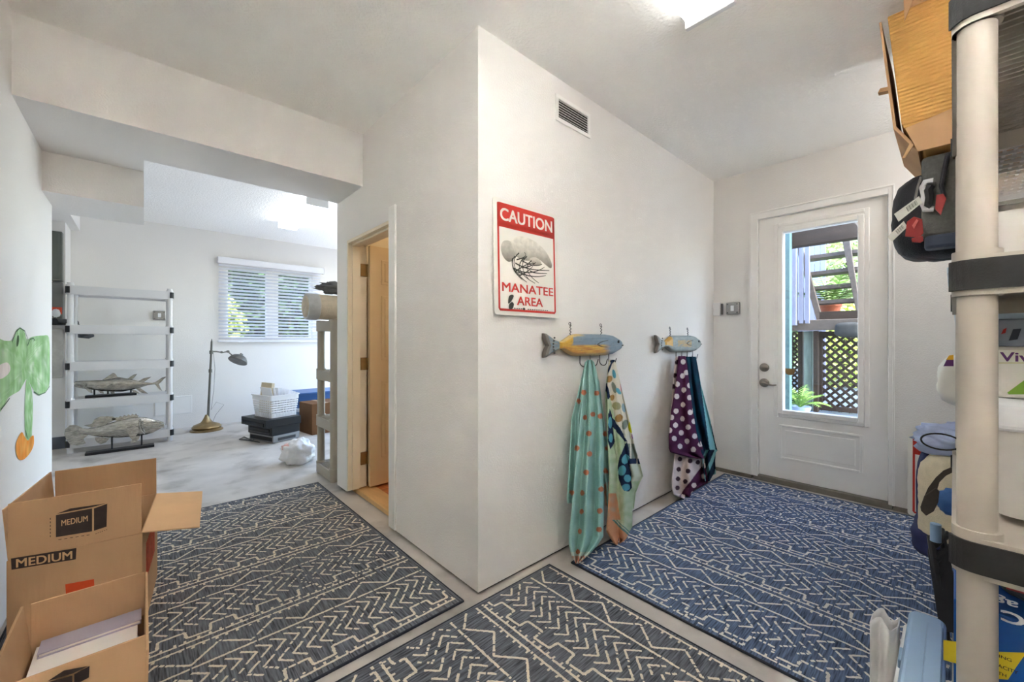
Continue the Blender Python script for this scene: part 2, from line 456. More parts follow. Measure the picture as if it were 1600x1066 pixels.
m.tube([(lx-.044, 1.0, .764), (lx-.05, .985, .764), (lx-.052, .960, .757), (lx-.05, .93, .752), (lx-.047, .905, .757)], [.009, .009, .0075, .006, .004], 10)
m.build('lever_handle', NICK, leafo, smooth=True)
bs = []
for i in range(28):
    t = 2*math.pi*i/28; r = .030+(.010 if i in (3, 4, 10, 11) else 0)
    bs.append((lx+.0155, .832-r*1.05*math.cos(t), .858+r*.85*math.sin(t)))
m = MB(); m.prism(bs, (-.0012, 0, 0))
m.build('sticker', mat('brown_vinyl', S(140, 108, 62), .6, var=.05), leafo)
m = MB(); m.box(XC-.002, XC+.15, fy0-.02, fy1+.03, .001, .04)
m.build('sill', mat('grey_metal_sill', S(128, 122, 112), .6, var=.15, scale=10), d1, bevel=.004)

# ---- garage window with panes, then the blind hung over it
w1 = thing('window_1', 'pair of garage window sashes behind the white blind', 'window', (0, 0, 0), kind='structure')
m = MB()
def frame_xz(mb, x0, x1, z0, z1, w, y0, y1):
    mb.box(x0, x0+w, y0, y1, z0, z1); mb.box(x1-w, x1, y0, y1, z0, z1); mb.box(x0+w, x1-w, y0, y1, z0, z0+w); mb.box(x0+w, x1-w, y0, y1, z1-w, z1)
frame_xz(m, WX0, 1.335, WZ0, WZ1, .03, YG+.03, YG+.09); frame_xz(m, 1.335, WX1, WZ0, WZ1, .03, YG+.03, YG+.09)
m.box(1.262, 1.418, YG-.001, YG+.05, WZ0, WZ1)
m.build('window_frame', TRIMP, w1, bevel=.003)
for a, b in ((WX0+.03, 1.305), (1.365, WX1-.03)):
    m = MB(); m.box(a, b, YG+.055, YG+.061, WZ0+.03, WZ1-.03); m.build('pane', GLASSM, w1)
bl = thing('window_blind', 'white horizontal slat blind over the garage window', 'blind', (0, 0, 0))
BLM = mat('white_blind_vinyl', S(232, 232, 236), .45, var=.01)
m = MB(); m.box(.705, 2.02, YG-.075, YG-.055, 2.105, 2.19); m.box(.705, .72, YG-.075, YG-.002, 2.105, 2.19); m.box(2.005, 2.02, YG-.075, YG-.002, 2.105, 2.19)
m.build('valance', BLM, bl, bevel=.006)
NS = 22
slat_me = None
for i in range(NS):
    z = 2.085-i*(2.085-1.125)/(NS-1)
    if slat_me is None:
        mm = MB(); mm.M = Matrix.Rotation(math.radians(-24), 4, 'X'); mm.box(-.625, .625, -.025, .025, -.0015, .0015)
        so = mm.build('slat', BLM, bl); slat_me = so.data
    else:
        so = bpy.data.objects.new('slat', slat_me); COL.objects.link(so); so.parent = bl
    so.location = (1.345, YG-.035, z)
m = MB(); m.box(.712, 1.97, YG-.06, YG-.012, 1.075, 1.098)
for x in (.93, 1.68): m.box(x, x+.07, YG-.07, YG-.058, 1.07, 1.08)
m.build('bottom_rail', BLM, bl, bevel=.004)
for x in (.86, 1.34, 1.83):
    m = MB(); m.cyl((x, YG-.063, 1.09), (x, YG-.063, 2.11), .0012, n=5); m.build('cord', BLM, bl)

# ================================================================== LIGHT FIXTURES
def fixture(name, label, x0, x1, y0, y1, z, long_x, strength, col, group):
    t = thing(name, label, 'ceiling light', ((x0+x1)/2, (y0+y1)/2, z), group=group)
    hx, hy = (x1-x0)/2, (y1-y0)/2
    m = MB(); m.box(-hx*.9, hx*.9, -hy*.9, hy*.9, -.03, 0.0); m.build('housing', WHITEPL, t, bevel=.004)
    L_ = mat('lens_%.1f' % strength, col, .4, emit=strength, var=.0)
    m = MB(); prof = [(-1, -.028), (-.98, -.055), (-.85, -.075), (.85, -.075), (.98, -.055), (1, -.028)]
    if long_x: m.prism([(-hx+.012, p*hy, q) for p, q in prof], (2*hx-.024, 0, 0))
    else: m.prism([(p*hx, -hy+.012, q) for p, q in prof][::-1], (0, 2*hy-.024, 0))
    m.build('diffuser', L_, t)
    for s_ in (-1, 1):
        m = MB()
        if long_x: m.box(s_*hx-.012, s_*hx+.012, -hy-.004, hy+.004, -.08, 0.0)
        else: m.box(-hx-.004, hx+.004, s_*hy-.012, s_*hy+.012, -.08, 0.0)
        m.build('end_cap', WHITEPL, t, bevel=.004)
    return t
fixture('ceiling_light', 'white wraparound ceiling light cut by the top edge', .42, 1.64, .555, .735, CZ, True, HALL_LIGHT, (1.0, .985, .96, 1), 'wraparound ceiling lights')
fixture('ceiling_light', 'white wraparound light on the garage ceiling', 1.185, 1.385, 4.30, 5.44, GZ, False, GARAGE_LIGHT, (.90, .95, 1.0, 1), 'wraparound ceiling lights')
fixture('ceiling_light', 'added short fill light over the racks, out of view', 2.95, 3.50, -.46, -.28, CZ, True, RACK_FILL, (.96, .98, 1.0, 1), 'wraparound ceiling lights')  # unseen fixture added to brighten the far end of the hall
cl = thing('closet_lamp', 'small closet ceiling lamp hidden behind the doorway wall', 'lamp', (1.9, 2.25, CZ))
m = MB(); m.lathe([(.10, 0), (.10, -.02), (.02, -.021)], 20); m.build('base', WHITEPL, cl)
m = MB(); m.lathe([(.02, -.02), (.085, -.03), (.10, -.06), (.075, -.10), (.01, -.115)], 20)
m.build('globe', mat('warm_globe', (1.0, .80, .52, 1), .4, emit=CLOSET_LIGHT, var=0), cl, smooth=True)

# unseen fill uplighter added behind the camera to brighten the hall
tq = thing('fill_uplighter', 'added white fill uplighter behind the viewpoint, unseen', 'floor lamp', (.20, -.49, .0))
m = MB(); m.lathe([(.11, .0005), (.11, .015), (.03, .03), (.012, .04), (.012, 1.26), (.03, 1.28)], 20); m.build('stand', WHITEPL, tq, smooth=True)
m = MB(); m.lathe([(.03, 1.285), (.08, 1.31), (.12, 1.37), (.15, 1.49), (.155, 1.49), (.126, 1.365), (.085, 1.30), (.03, 1.275)], 24); m.build('bowl', WHITEPL, tq, smooth=True)
m = MB(); m.lathe([(.015, 1.30), (.05, 1.315), (.055, 1.335), (.01, 1.345)], 24); m.build('bulb', mat('fill_uplighter_bulb', (1.0, .985, .96, 1), .4, emit=UPLIGHT_FILL, var=0), tq, smooth=True)
sc_ = thing('fill_sconce', 'added white fill sconce above the racks, out of view', 'fill lamp', (2.95, YR, 1.93))  # added out of view to light the right ceiling and end wall
m = MB(); m.box(-.05, .05, 0, .03, -.10, .02); m.build('back_plate', WHITEPL, sc_, bevel=.004)
m = MB(); m.M = Matrix.Translation((0, .11, -.06)); m.lathe([(.02, -.02), (.07, .01), (.10, .06), (.104, .06), (.075, .005), (.02, -.028)], 24); m.build('bowl', WHITEPL, sc_, smooth=True)
m = MB(); m.M = Matrix.Translation((0, .11, -.06)); m.lathe([(.012, -.005), (.05, .005), (.075, .030), (.01, .034)], 24); m.build('bulb', mat('fill_sconce_bulb', (.95, .97, 1.0, 1), .4, emit=SCONCE_FILL, var=0), sc_, smooth=True)

# ================================================================== RUGS
PERIOD = .437
def rug(name, label, x0, x1, y0, y1, band_along_x, s_org, a_org, base, ink, seed):
    """band direction a (along X or Y), s across the bands"""
    rnd = random.Random(seed)
    t = 0.008
    st = (6, 140, 1) if not band_along_x else (140, 6, 1)
    st = (st[1], st[0], 1) if False else st
    R_ = mat(name+'_weave_%d' % seed, base, .9, var=.75, scale=1.6, stretch=(7, 110, 1) if not band_along_x else (110, 7, 1), bump=.3, bscale=4, spec=.15)
    m = MB(); m.box(x0, x1, y0, y1, 0.0005, t)
    o = m.build(name, R_, bevel=.003); tag(o, label, 'rug', 'patterned flatweave rugs')
    m = MB(); b = .005
    m.box(x0-.002, x1+.002, y0-.002, y0+b, .0004, t+.0012); m.box(x0-.002, x1+.002, y1-b, y1+.002, .0004, t+.0012)
    m.box(x0-.002, x0+b, y0+b, y1-b, .0004, t+.0012); m.box(x1-b, x1+.002, y0+b, y1-b, .0004, t+.0012)
    m.build('hem', mat('dark_rug_binding', S(44, 48, 58), .9, var=.2, scale=80), o, bevel=.002)
    V = []; F = []
    a0, a1 = (x0, x1) if band_along_x else (y0, y1)
    s0, s1 = (y0, y1) if band_along_x else (x0, x1)
    a0 += .02; a1 -= .02; s0 += .02; s1 -= .02
    zt = t+.0006
    def P(a, s): return (a, s, zt) if band_along_x else (s, a, zt)
    def stroke(pts, w=.0082):
        for (pa, ps), (qa, qs) in zip(pts, pts[1:]):
            L_ = math.hypot(qa-pa, qs-ps)
            if L_ < 1e-6: continue
            n = max(1, int(L_/.0065))
            da, ds = (qa-pa)/L_, (qs-ps)/L_
            na, ns = -ds, da
            for i in range(n):
                ta, tb = i/n, (i+1)/n
                ca, cs = pa+(qa-pa)*(ta+tb)/2, ps+(qs-ps)*(ta+tb)/2
                if not (a0 < ca < a1 and s0 < cs < s1): continue
                wear = noise.noise((ca*2.1+seed*7, cs*2.1, 3.3))
                if rnd.random() < (.05 if wear < .2 else .26): continue
                wa = w*.5*(.8+.45*rnd.random()); wb = w*.5*(.8+.45*rnd.random())
                j = (rnd.random()-.5)*.0018
                ea, eb = ta-.12/n, tb+.12/n
                k = len(V)
                for tt, ww in ((ea, wa), (eb, wb)):
                    xa, xs = pa+(qa-pa)*tt+na*j, ps+(qs-ps)*tt+ns*j
                    V.append(P(xa+na*ww, xs+ns*ww)); V.append(P(xa-na*ww, xs-ns*ww))
                F.append((k, k+1, k+3, k+2))
    k0 = int((s0-s_org)//PERIOD)-1; k1 = int((s1-s_org)//PERIOD)+1
    for k in range(k0, k1+1):
        sb = s_org+k*PERIOD
        sh = rnd.random()*.04
        stroke([(a0, sb), (a1, sb)], .0085); stroke([(a0, sb+.407), (a1, sb+.407)], .0085); stroke([(a0, sb+.282), (a1, sb+.282)], .009)
        n = int((a1-a0)/.034)+2
        for i in range(n):
            a = a0+i*.034+rnd.uniform(-.004, .004)
            stroke([(a, sb+.003), (a, sb+.016)], .008); stroke([(a+.015, sb+.404), (a+.015, sb+.391)], .008)
        n = int((a1-a0)/.152)+3
        pts = []
        for i in range(-1, n):
            a = a_org+(int((a0-a_org)/.152))*.152+i*.152
            pts += [(a, sb+.030), (a+.070, sb+.026), (a+.074, sb+.072), (a+.148, sb+.070)]
        stroke(pts, .0095)
        n = int((a1-a0)/.0445)+3; base_i = int((a0-a_org)/.0445)-1
        for i in range(n):
            a = a_org+(base_i+i)*.0445
            stroke([(a+.040, sb+.168), (a, sb+.130), (a+.037, sb+.093)], .0080)
            stroke([(a, sb+.258), (a+.042, sb+.220), (a+.004, sb+.183)], .0080)
        n = int((a1-a0)/.0865)+3; base_i = int((a0-a_org)/.0865)-1
        stroke([(a_org+(base_i+i)*.0865, sb+(.375 if (base_i+i) % 2 else .300)) for i in range(n)], .0088)
    pm = MB(); pm.add(V, F)
    pm.build('woven_pattern', mat(name+'_yarn_%d' % seed, ink, .95, var=.1, scale=60, spec=.05), o, kind='stuff')
    return o
RB = S(98, 101, 108); RI = S(230, 221, 203)
rug('patterned_rug', 'charcoal and cream patterned rug left of the outside wall corner', -.385, .985, 1.378, 3.285, True, 1.413, .115, RB, RI, 1)
rug('patterned_rug', 'charcoal and cream patterned rug in front at the bottom middle', .36, 1.452, -.36, 1.322, False, 1.024, .2, RB, RI, 2)
rug('patterned_rug', 'dark and cream patterned rug in front of the exterior door, tinted blue for daylight', 1.545, 3.50, -.50, 1.262, False, 1.572, .2, S(86, 101, 128), S(228, 225, 218), 3)  # base colour carries the blue daylight cast from the door

# ================================================================== WALL THINGS
# air vent
vt = thing('air_vent', 'white louvred air vent high on the towel wall', 'vent', (0, 0, 0))
m = MB(); vx0, vx1, vz0, vz1 = 1.547, 1.836, 2.217, 2.352
m.box(vx0, vx1, YA-.008, YA, vz0, vz0+.02); m.box(vx0, vx1, YA-.008, YA, vz1-.02, vz1); m.box(vx0, vx0+.022, YA-.008, YA, vz0+.02, vz1-.02); m.box(vx1-.022, vx1, YA-.008, YA, vz0+.02, vz1-.02)
m.build('frame', TRIMP, vt, bevel=.002)
m = MB(); m.box(vx0+.02, vx1-.02, YA-.0015, YA-.0005, vz0+.018, vz1-.018); m.build('dark_duct', mat('dark_duct_grey', S(70, 68, 62), .8), vt)
for i in range(7):
    z = vz0+.028+i*.0132
    mm = MB(); mm.M = Matrix.Translation((0, YA-.006, z)) @ Matrix.Rotation(math.radians(35), 4, 'X'); mm.box(vx0+.022, vx1-.022, -.005, .006, -.0008, .0008)
    mm.build('louvre', TRIMP, vt)

# manatee caution signs
def smooth_poly(pts, n=6):
    out = []; m_ = len(pts)
    for i in range(m_):
        p0, p1, p2, p3 = pts[i-1], pts[i], pts[(i+1) % m_], pts[(i+2) % m_]
        for k in range(n):
            t = k/n
            out.append(tuple(.5*((2*p1[j])+(-p0[j]+p2[j])*t+(2*p0[j]-5*p1[j]+4*p2[j]-p3[j])*t*t+(-p0[j]+3*p1[j]-3*p2[j]+p3[j])*t**3) for j in (0, 1)))
    return out
def fan(mb, pts, mapf, mi=0, cf=None):
    cx_ = sum(p[0] for p in pts)/len(pts); cy_ = sum(p[1] for p in pts)/len(pts)
    b = len(mb.v)
    for p in [(cx_, cy_)]+list(pts):
        q = Vector(mapf(*p)); q = mb.M @ q if mb.M is not None else q
        mb.v.append(q); mb.c.append(cf(*p) if cf else None)
    n = len(pts)
    for i in range(n): mb.f.append([b, b+1+i, b+1+(i+1) % n]); mb.mi.append(mi)
def ribbon(mb, pts, w, mapf, mi=0, col=None):
    V = []; F = []
    for i, p in enumerate(pts):
        q0 = pts[max(i-1, 0)]; q1 = pts[min(i+1, len(pts)-1)]
        dx, dy = q1[0]-q0[0], q1[1]-q0[1]; L_ = math.hypot(dx, dy) or 1
        ww = w*(1-.6*i/len(pts))
        V += [mapf(p[0]-dy/L_*ww, p[1]+dx/L_*ww), mapf(p[0]+dy/L_*ww, p[1]-dx/L_*ww)]
    for i in range(len(pts)-1): F.append((2*i, 2*i+2, 2*i+3, 2*i+1))
    mb.add(V, F, mi, col)

def manatee_sign(label, org, right, up, w, h):
    """sheet sign; org is the lower left corner, drawn in a 1 x 1.24 design space"""
    t = thing('caution_sign', label, 'sign', org, group='manatee caution signs')
    right = Vector(right); up = Vector(up); nrm = right.cross(up)
    def mp(d):
        return lambda x, y: right*(x*w)+up*(y*h)+nrm*d
    m = MB(); P = rrect(0, w, 0, h, .018)
    m.prism([right*a+up*b for a, b in P], nrm*.003); m.build('plate', SIGNW, t)
    D = .0036
    m = MB()
    bw = .026; f = mp(D)
    x0, x1, y0, y1 = .055, .945, .035, .965; hx = bw; hy = bw*w/h
    def quad(a, b, c, d): m.add([f(a, c), f(b, c), f(b, d), f(a, d)], [(0, 1, 2, 3)])
    quad(x0, x0+hx, y0+.02, y1-.01); quad(x1-hx, x1, y0+.02, y1-.01); quad(x0+.02, x1-.02, y0, y0+hy); quad(x0, x1, .755, .80)
    fan(m, [(x0+(x1-x0)*p[0], .77+(y1-.77)*p[1]) for p in [(0, 0), (1, 0)]+rrect(0, 1, 0, 1, .06)[0:14]], f)
    fan(m, [(x0, .06), (x0+.01, .043), (x0+.03, .035), (x0+.05, .035), (x0+hx, .06)], f); fan(m, [(x1, .06), (x1-hx, .06), (x1-.05, .035), (x1-.03, .035), (x1-.01, .043)], f)
    m.build('red_border', RED, t)
    m = MB(); text_into(m, 'CAUTION', f(.10, .815), right, up, .80*w, .105*h, .0008, bold=.024); m.build('white_lettering', SIGNW, t)
    m = MB(); text_into(m, 'MANATEE', f(.11, .205), right, up, .79*w, .075*h, .0004, bold=.018); text_into(m, 'AREA', f(.32, .095), right, up, .40*w, .075*h, .0004, bold=.018); m.build('red_lettering', RED, t)
    g = mp(D+.0004)
    m = MB()
    body = smooth_poly([(.20, .60), (.25, .66), (.36, .705), (.50, .71), (.64, .685), (.76, .635), (.84, .575), (.885, .515), (.88, .475), (.845, .472), (.80, .49), (.72, .535), (.64, .525), (.56, .51), (.45, .50), (.34, .515), (.26, .55)])
    tone = lambda x, y: mixc(S(120, 114, 104), S(222, 218, 206), (y-.47)/.20-.1*(x-.5))
    fan(m, body, g, 0, tone)
    fl_ = smooth_poly([(.27, .60), (.23, .645), (.14, .635), (.10, .58), (.12, .51), (.19, .465), (.26, .48), (.30, .535)])
    g2 = mp(D+.0007)
    fan(m, fl_, g2, 0, lambda x, y: mixc(S(110, 105, 96), S(190, 186, 174), (y-.46)/.15))
    fp = smooth_poly([(.52, .52), (.60, .545), (.68, .53), (.71, .49), (.66, .475), (.58, .475)])
    fan(m, fp, mp(D+.0010), 0, lambda x, y: mixc(S(130, 124, 112), S(205, 200, 188), (y-.47)/.07))
    m.build('manatee_drawing', GREYINK, t)
    m = MB(); g3 = mp(D+.0013)
    def curve(pts, w_):
        ribbon(m, smooth_open(pts), w_, g3)
    rnd = random.Random(5)
    for (a, b, c, d_) in [((.36, .54), (.24, .46), (.27, .36), (.36, .30)), ((.30, .50), (.20, .40), (.28, .31), (.40, .25)), ((.48, .52), (.36, .44), (.40, .32), (.52, .25)),
                          ((.26, .47), (.22, .36), (.34, .29), (.47, .225)), ((.44, .50), (.30, .40), (.34, .30), (.60, .225)), ((.55, .48), (.42, .40), (.48, .30), (.66, .235)),
                          ((.30, .42), (.48, .36), (.62, .38), (.84, .40)), ((.28, .36), (.44, .31), (.58, .33), (.76, .43)), ((.34, .33), (.48, .29), (.62, .29), (.78, .335)),
                          ((.40, .46), (.55, .41), (.66, .43), (.72, .46)), ((.52, .36), (.60, .335), (.70, .35), (.80, .36)), ((.32, .46), (.42, .49), (.50, .52), (.44, .56)), ((.40, .38), (.52, .40), (.58, .44), (.62, .47)), ((.3, .33), (.42, .40), (.50, .45), (.6, .455)), ((.36, .29), (.46, .33), (.52, .37), (.57, .42))]:
        curve([(q[0], .305+(q[1]-.225)*.80) for q in (a, b, c, d_)], .0062)
    fan(m, smooth_poly([(.19, .10), (.24, .13), (.27, .17), (.24, .18), (.20, .16)]), g3); fan(m, smooth_poly([(.20, .055), (.25, .06), (.27, .10), (.24, .115), (.20, .09)]), g3)
    fan(m, smooth_poly([(.40, .063), (.42, .075), (.44, .063), (.42, .052)]), g3)
    for q in range(16):
        if q != 5: m.add([g3(.27+q*.034, .059), g3(.27+q*.034+.024, .059), g3(.27+q*.034+.024, .066), g3(.27+q*.034, .066)], [(0, 1, 2, 3)])
    m.build('seagrass_drawing', mat('sign_black_ink', S(52, 54, 48), .6), t, kind='stuff')
    return t
def smooth_open(p, n=8):
    out = []
    for i in range(n+1):
        t = i/n
        out.append(tuple((1-t)**3*p[0][j]+3*(1-t)**2*t*p[1][j]+3*(1-t)*t*t*p[2][j]+t**3*p[3][j] for j in (0, 1)))
    return out
s1 = manatee_sign('red and white caution manatee area sign above the larger fish rack', (1.130, YA-.016, 1.206), (1, 0, 0), (0, .025, 1), .417, .522)
s1.rotation_euler = (0, 0, math.radians(-1.2))
manatee_sign('red and white caution manatee area sign standing on the floor by the door', (XC-.055, .193, .012), (0, -1, 0), (.045, 0, 1), .40, .50)

# small boxes on the end wall
bx = thing('sensor_box', 'small white plastic box in the wall corner beside the door', 'wall box', (XC, 1.33, 1.355))
m = MB(); m.box(-.028, 0, -.022, .034, -.055, .055); m.build('body', WHITEPL, bx, bevel=.004)
m = MB(); m.box(-.018, -.002, -.038, -.024, -.045, .045); m.build('dark_side', mat('grey_plastic', S(108, 106, 102), .5), bx, bevel=.002)
def metal_box(name, label, loc, w, h, axis):
    t = thing(name, label, 'outlet', loc)
    m = MB()
    def pl(a0, a1, z0, z1, d0, d1):
        nonlocal m
        if axis == 'x': m.box(-d1, -d0, a0, a1, z0, z1)
        else: m.box(a0, a1, -d1, -d0, z0, z1)
    pl(-w/2, w/2, -h/2, h/2, 0, .038); m.build('box', STEEL, t, bevel=.008)
    m = MB(); pl(-w*.12, w*.12, -h*.22, h*.22, .037, .042); m.build('switch', WHITEPL, t, bevel=.002)
    for sx in (-1, 1):
        for sz in (-1, 1):
            m = MB(); pl(sx*w*.36-.005, sx*w*.36+.005, sz*h*.34-.005, sz*h*.34+.005, .036, .041); m.build('screw', WIRE, t, bevel=.002)
    return t
metal_box('switch_box', 'square metal switch box left of the exterior door', (XC, 1.21, 1.355), .10, .10, 'x')
metal_box('switch_box', 'metal switch box on the garage wall seen through the empty shelf', (.139, YG, 1.40), .12, .11, 'y')
ap = thing('access_plate', 'flat white access plate low on the garage wall behind the shelf', 'access plate', (0, 0, 0))
m = MB(); m.box(.092, .45, YG-.006, YG, .18, .405); m.build('plate', TRIMP, ap, bevel=.002)
m = MB(); frame_xz(m, .10, .442, .188, .397, .004, YG-.008, YG-.005); m.build('edge', GRESIN, ap)

# mural on the left wall
mu = thing('wall_mural', 'childlike green shape with an orange foot painted on the left wall', 'painting', (XL, 0, 0))
GRN = S(138, 182, 118); GRN2 = S(178, 208, 162); PEACHW = S(226, 212, 200)
def wl(u, v): 
    p = at(u, v, X=XL); return (p.y, p.z)
def mural(name, pix, cf, d):
    m = MB(); P = smooth_poly([wl(*p) for p in pix], 5)
    cy_ = sum(p[0] for p in P)/len(P); cz_ = sum(p[1] for p in P)/len(P); n = len(P); K = 14
    for k in range(1, K+1):
        f = k/K
        for p in P:
            y, z = cy_+(p[0]-cy_)*f, cz_+(p[1]-cz_)*f; m.v.append(Vector((d, y, z))); m.c.append(cf(y, z))
    for k in range(K-1):
        for i in range(n):
            j = (i+1) % n; m.f.append([k*n+i, k*n+j, (k+1)*n+j, (k+1)*n+i]); m.mi.append(0)
    m.f.append(list(range(n))); m.mi.append(0)
    return m.build(name, WATER, mu)
def gcf(y, z): 
    n = noise.noise((y*9, z*14, 1.0))+.8*noise.noise((y*34+z*22, z*30-y*8, 4.0)); return mixc(mixc(GRN, GRN2, .5+n*.9), S(222, 226, 210), max(0, n-.35)*1.2)
mural('green_paint', [(-30, 525), (6, 532), (20, 530), (26, 515), (32, 513), (38, 519), (42, 530), (50, 526), (66, 524), (76, 527), (77.5, 560), (77, 600), (70, 612), (58, 616), (50, 606), (42, 592), (36, 600), (30, 610), (20, 616), (12, 622), (4, 636), (-10, 655), (-40, 660)], gcf, .0008)
mural('green_paint', [(41, 592), (46, 600), (50, 615), (51, 640), (50, 665), (49, 682), (44, 688), (39, 682), (38, 660), (38, 630)], gcf, .0010)
mural('orange_paint', [(33, 675), (38, 682), (43, 688), (48, 682), (52, 681), (52, 695), (46, 708), (36, 718), (28, 717), (24, 705), (25, 690)], lambda y, z: mixc(S(232, 140, 44), S(240, 170, 84), .5+noise.noise((y*20, z*20, 2))), .0014)
mural('white_patch', [(-6, 574), (8, 566), (14, 570), (15, 578), (10, 586), (0, 592), (-8, 590)], lambda y, z: S(226, 214, 208), .0016)
mural('dark_eye', [(25, 540), (26, 526), (28.5, 524), (29, 532), (27, 540)], lambda y, z: S(72, 96, 62), .0016)
m = MB()
for pts in [[(18, 534), (24, 518), (30, 512), (38, 517), (43, 531)], [(42, 540), (46, 530), (51, 528), (54, 532)], [(52, 612), (60, 617), (70, 613), (77, 603)], [(39, 672), (41, 680), (43, 686)], [(0, 640), (8, 630), (14, 622)]]:
    q = [wl(*p) for p in pts]; ribbon(m, q, .004, lambda y, z: (.0020, y, z), 0, S(92, 118, 88))
m.build('outline', WATER, mu)

# ================================================================== FISH TOWEL RACKS AND TOWELS
def fish_rack(label, x0, x1, z0, z1, scheme, seed):
    zc = (z0+z1)/2; hh = (z1-z0)/2; L_ = x1-x0; Y0 = YA-.012; TH = .034
    t = thing('fish_towel_rack', label, 'towel rack', (x0, Y0, zc), group='wooden fish towel racks')
    def top(s):   # half height along the length, 0 tail .. 1 nose
        return interp([(0, 1.0), (.03, .96), (.10, .55), (.165, .30), (.20, .34), (.30, .86), (.36, .98), (.75, 1.0), (.86, .88), (.94, .55), (.985, .25), (1, .08)], s)[0]
    def col(s, q):
        n = noise.noise((s*14, q*5, seed)); n2 = noise.noise((s*50, q*8, seed+4))
        BLU, YEL, ORA, BRN = S(112, 134, 150), S(206, 166, 62), S(186, 128, 56), S(104, 92, 84)
        if scheme == 1:
            k = noise.noise((s*5, q*9, seed)); st = noise.noise((s*9, q*26, seed+2))
            c = mixc(BLU, S(132, 148, 160), .45+k)
            if s > .15:
                yel = mixc(S(212, 168, 58), S(184, 118, 44), .45+1.1*st+.5*(q+.4)*(-1))
                w_ = max(0, min(1, (.06+.05*k-q)/.10))*max(0, min(1, (.79+.03*k-s)/.10))
                if s < .30: w_ = max(w_, min(1, (.30+.05*q-s)/.035))
                c = mixc(c, yel, w_)
                if q < -.66: c = mixc(c, S(206, 178, 132), min(1, (-.66-q)*5)*max(0, min(1, (.80-s)/.12)))
                if q > .74 and s < .46: c = mixc(c, S(210, 182, 118), min(1, (q-.74)*7)*min(1, (.46-s)/.08))
        else:
            c = mixc(S(128, 140, 140), S(146, 154, 150), .5+n)
            if .15 < s < .30 and q > -.3: c = mixc(YEL, S(190, 140, 84), .5+n2)
            if .40 < s < .72 and abs(q-.05+.1*n) < .40: c = mixc(c, S(188, 152, 92), .55+n)
            if q < -.8: c = mixc(c, BRN, .4)
        if s < .13:
            c = mixc(BLU if scheme == 1 else S(134, 146, 148), S(150, 152, 150), .4+n)
            if s < .035: c = S(118, 110, 104)
        return mixc(c, S(90, 84, 80), max(0, n2-.35)*1.2)
    m = MB(); nu, nv = 110, 28
    def fn(i, j):
        s = i; q = 2*j-1; h = top(s)*hh
        notch = 0
        zz = q*h
        xx = s*L_
        if s < .14: xx += .030*(1-s/.14)*(1-q*q)*-1+.055*(1-abs(q))*(1-s/.14)*L_/.69
        edge = max(abs(q)**8, 0)
        y = -TH*(1-.55*edge)*(.8 if s < .16 else 1.0)
        if s > .96: y *= 1-.35*(s-.96)/.04
        return (xx, y, zz)
    m.grid(fn, nu, nv, 0, lambda i, j: col(i, 2*j-1))
    # closed rim back to the wall side
    b0 = list(range((nu+1)*(nv+1)))
    rim = [i for i in range(nu+1)]+[(nu+1)*(j+1)-1 for j in range(1, nv+1)]+[(nu+1)*nv+i for i in range(nu-1, -1, -1)]+[(nu+1)*j for j in range(nv-1, 0, -1)]
    base = len(m.v)
    for i in rim:
        p = m.v[i].copy(); p.y = 0; m.v.append(p); m.c.append(mixc(m.c[i], S(70, 64, 58), .5))
    for k in range(len(rim)):
        k2 = (k+1) % len(rim); m.f.append([rim[k], base+k, base+k2, rim[k2]]); m.mi.append(0)
    m.build('fish_board', ATTR, t, smooth=True, sharp=50)
    # eye
    m = MB(); m.M = Matrix.Translation((L_*.905, -TH-.001, hh*.30)) @ Matrix.Rotation(math.radians(90), 4, 'X'); m.lathe([(.009, -.002), (.009, .002), (.005, .004), (.001, .0045)], 16); m.build('eye', BLACK, t, smooth=True)
    m = MB()
    m.M = None
    ribbon(m, smooth_open([(L_*.60, hh*.05), (L_*.66, hh*.38), (L_*.70, hh*.35), (L_*.75, hh*.42)]), .0025, lambda x, z: (x, -TH-.0012, z))
    ribbon(m, smooth_open([(L_*.60, hh*.05), (L_*.66, -hh*.25), (L_*.68, -hh*.12), (L_*.74, -hh*.22)]), .0025, lambda x, z: (x, -TH-.0012, z))
    ribbon(m, smooth_open([(L_*.63, hh*.10), (L_*.62, -.0), (L_*.64, -.01), (L_*.66, -hh*.1)]), .002, lambda x, z: (x, -TH-.0012, z))
    ribbon(m, [(L_*.955, -hh*.10), (L_*.97, -hh*.06), (L_*.985, -hh*.04)], .004, lambda x, z: (x, -TH-.0006, z))
    m.build('carved_fin', mat('carved_dark', S(70, 66, 62), .8), t)
    for k in range(6):
        m = MB(); m.M = Matrix.Translation((L_*(.075+.006*abs(k-2.5)), -TH*.8-.002, hh*(-.62+.25*k))) @ Matrix.Rotation(math.radians(90), 4, 'X'); m.lathe([(.0045, -.003), (.0045, .0015), (.001, .002)], 8); m.build('tail_nail', WIRE, t)
    for s in (.30, .70):
        pts = []
        for i in range(16):
            a = i*1.3; pts.append((L_*s+.0035*math.cos(a), -.012+.0035*math.sin(a), hh*.9+i*.0035))
        m = MB(); m.tube(pts, .0022, 6); m.tube([(L_*s+.008*math.cos(q/8*6.28), -.008, hh*.9+.058+.008*math.sin(q/8*6.28)) for q in range(8)], .002, 6, closed=True)
        m.build('hanger', WIRE, t, smooth=True)
    for s in (.40, .53, .66, .79):
        x = L_*s; pts = [(x, -TH*.6, -hh*.85)]
        for i in range(10):
            a = math.pi*i/9; pts.append((x+.022-.022*math.cos(a), -TH*.6-.016*math.sin(a/2), -hh-.035-.020*math.sin(a)))
        pts.append((x+.048, -TH*.6-.020, -hh-.018))
        m = MB(); m.tube(pts, .0026, 6); m.build('wire_hook', WIRE, t, smooth=True)
    return t
fish_rack('larger blue and yellow wooden fish hook rack under the caution sign', 1.437, 2.118, 1.008, 1.128, 1, 1.0)
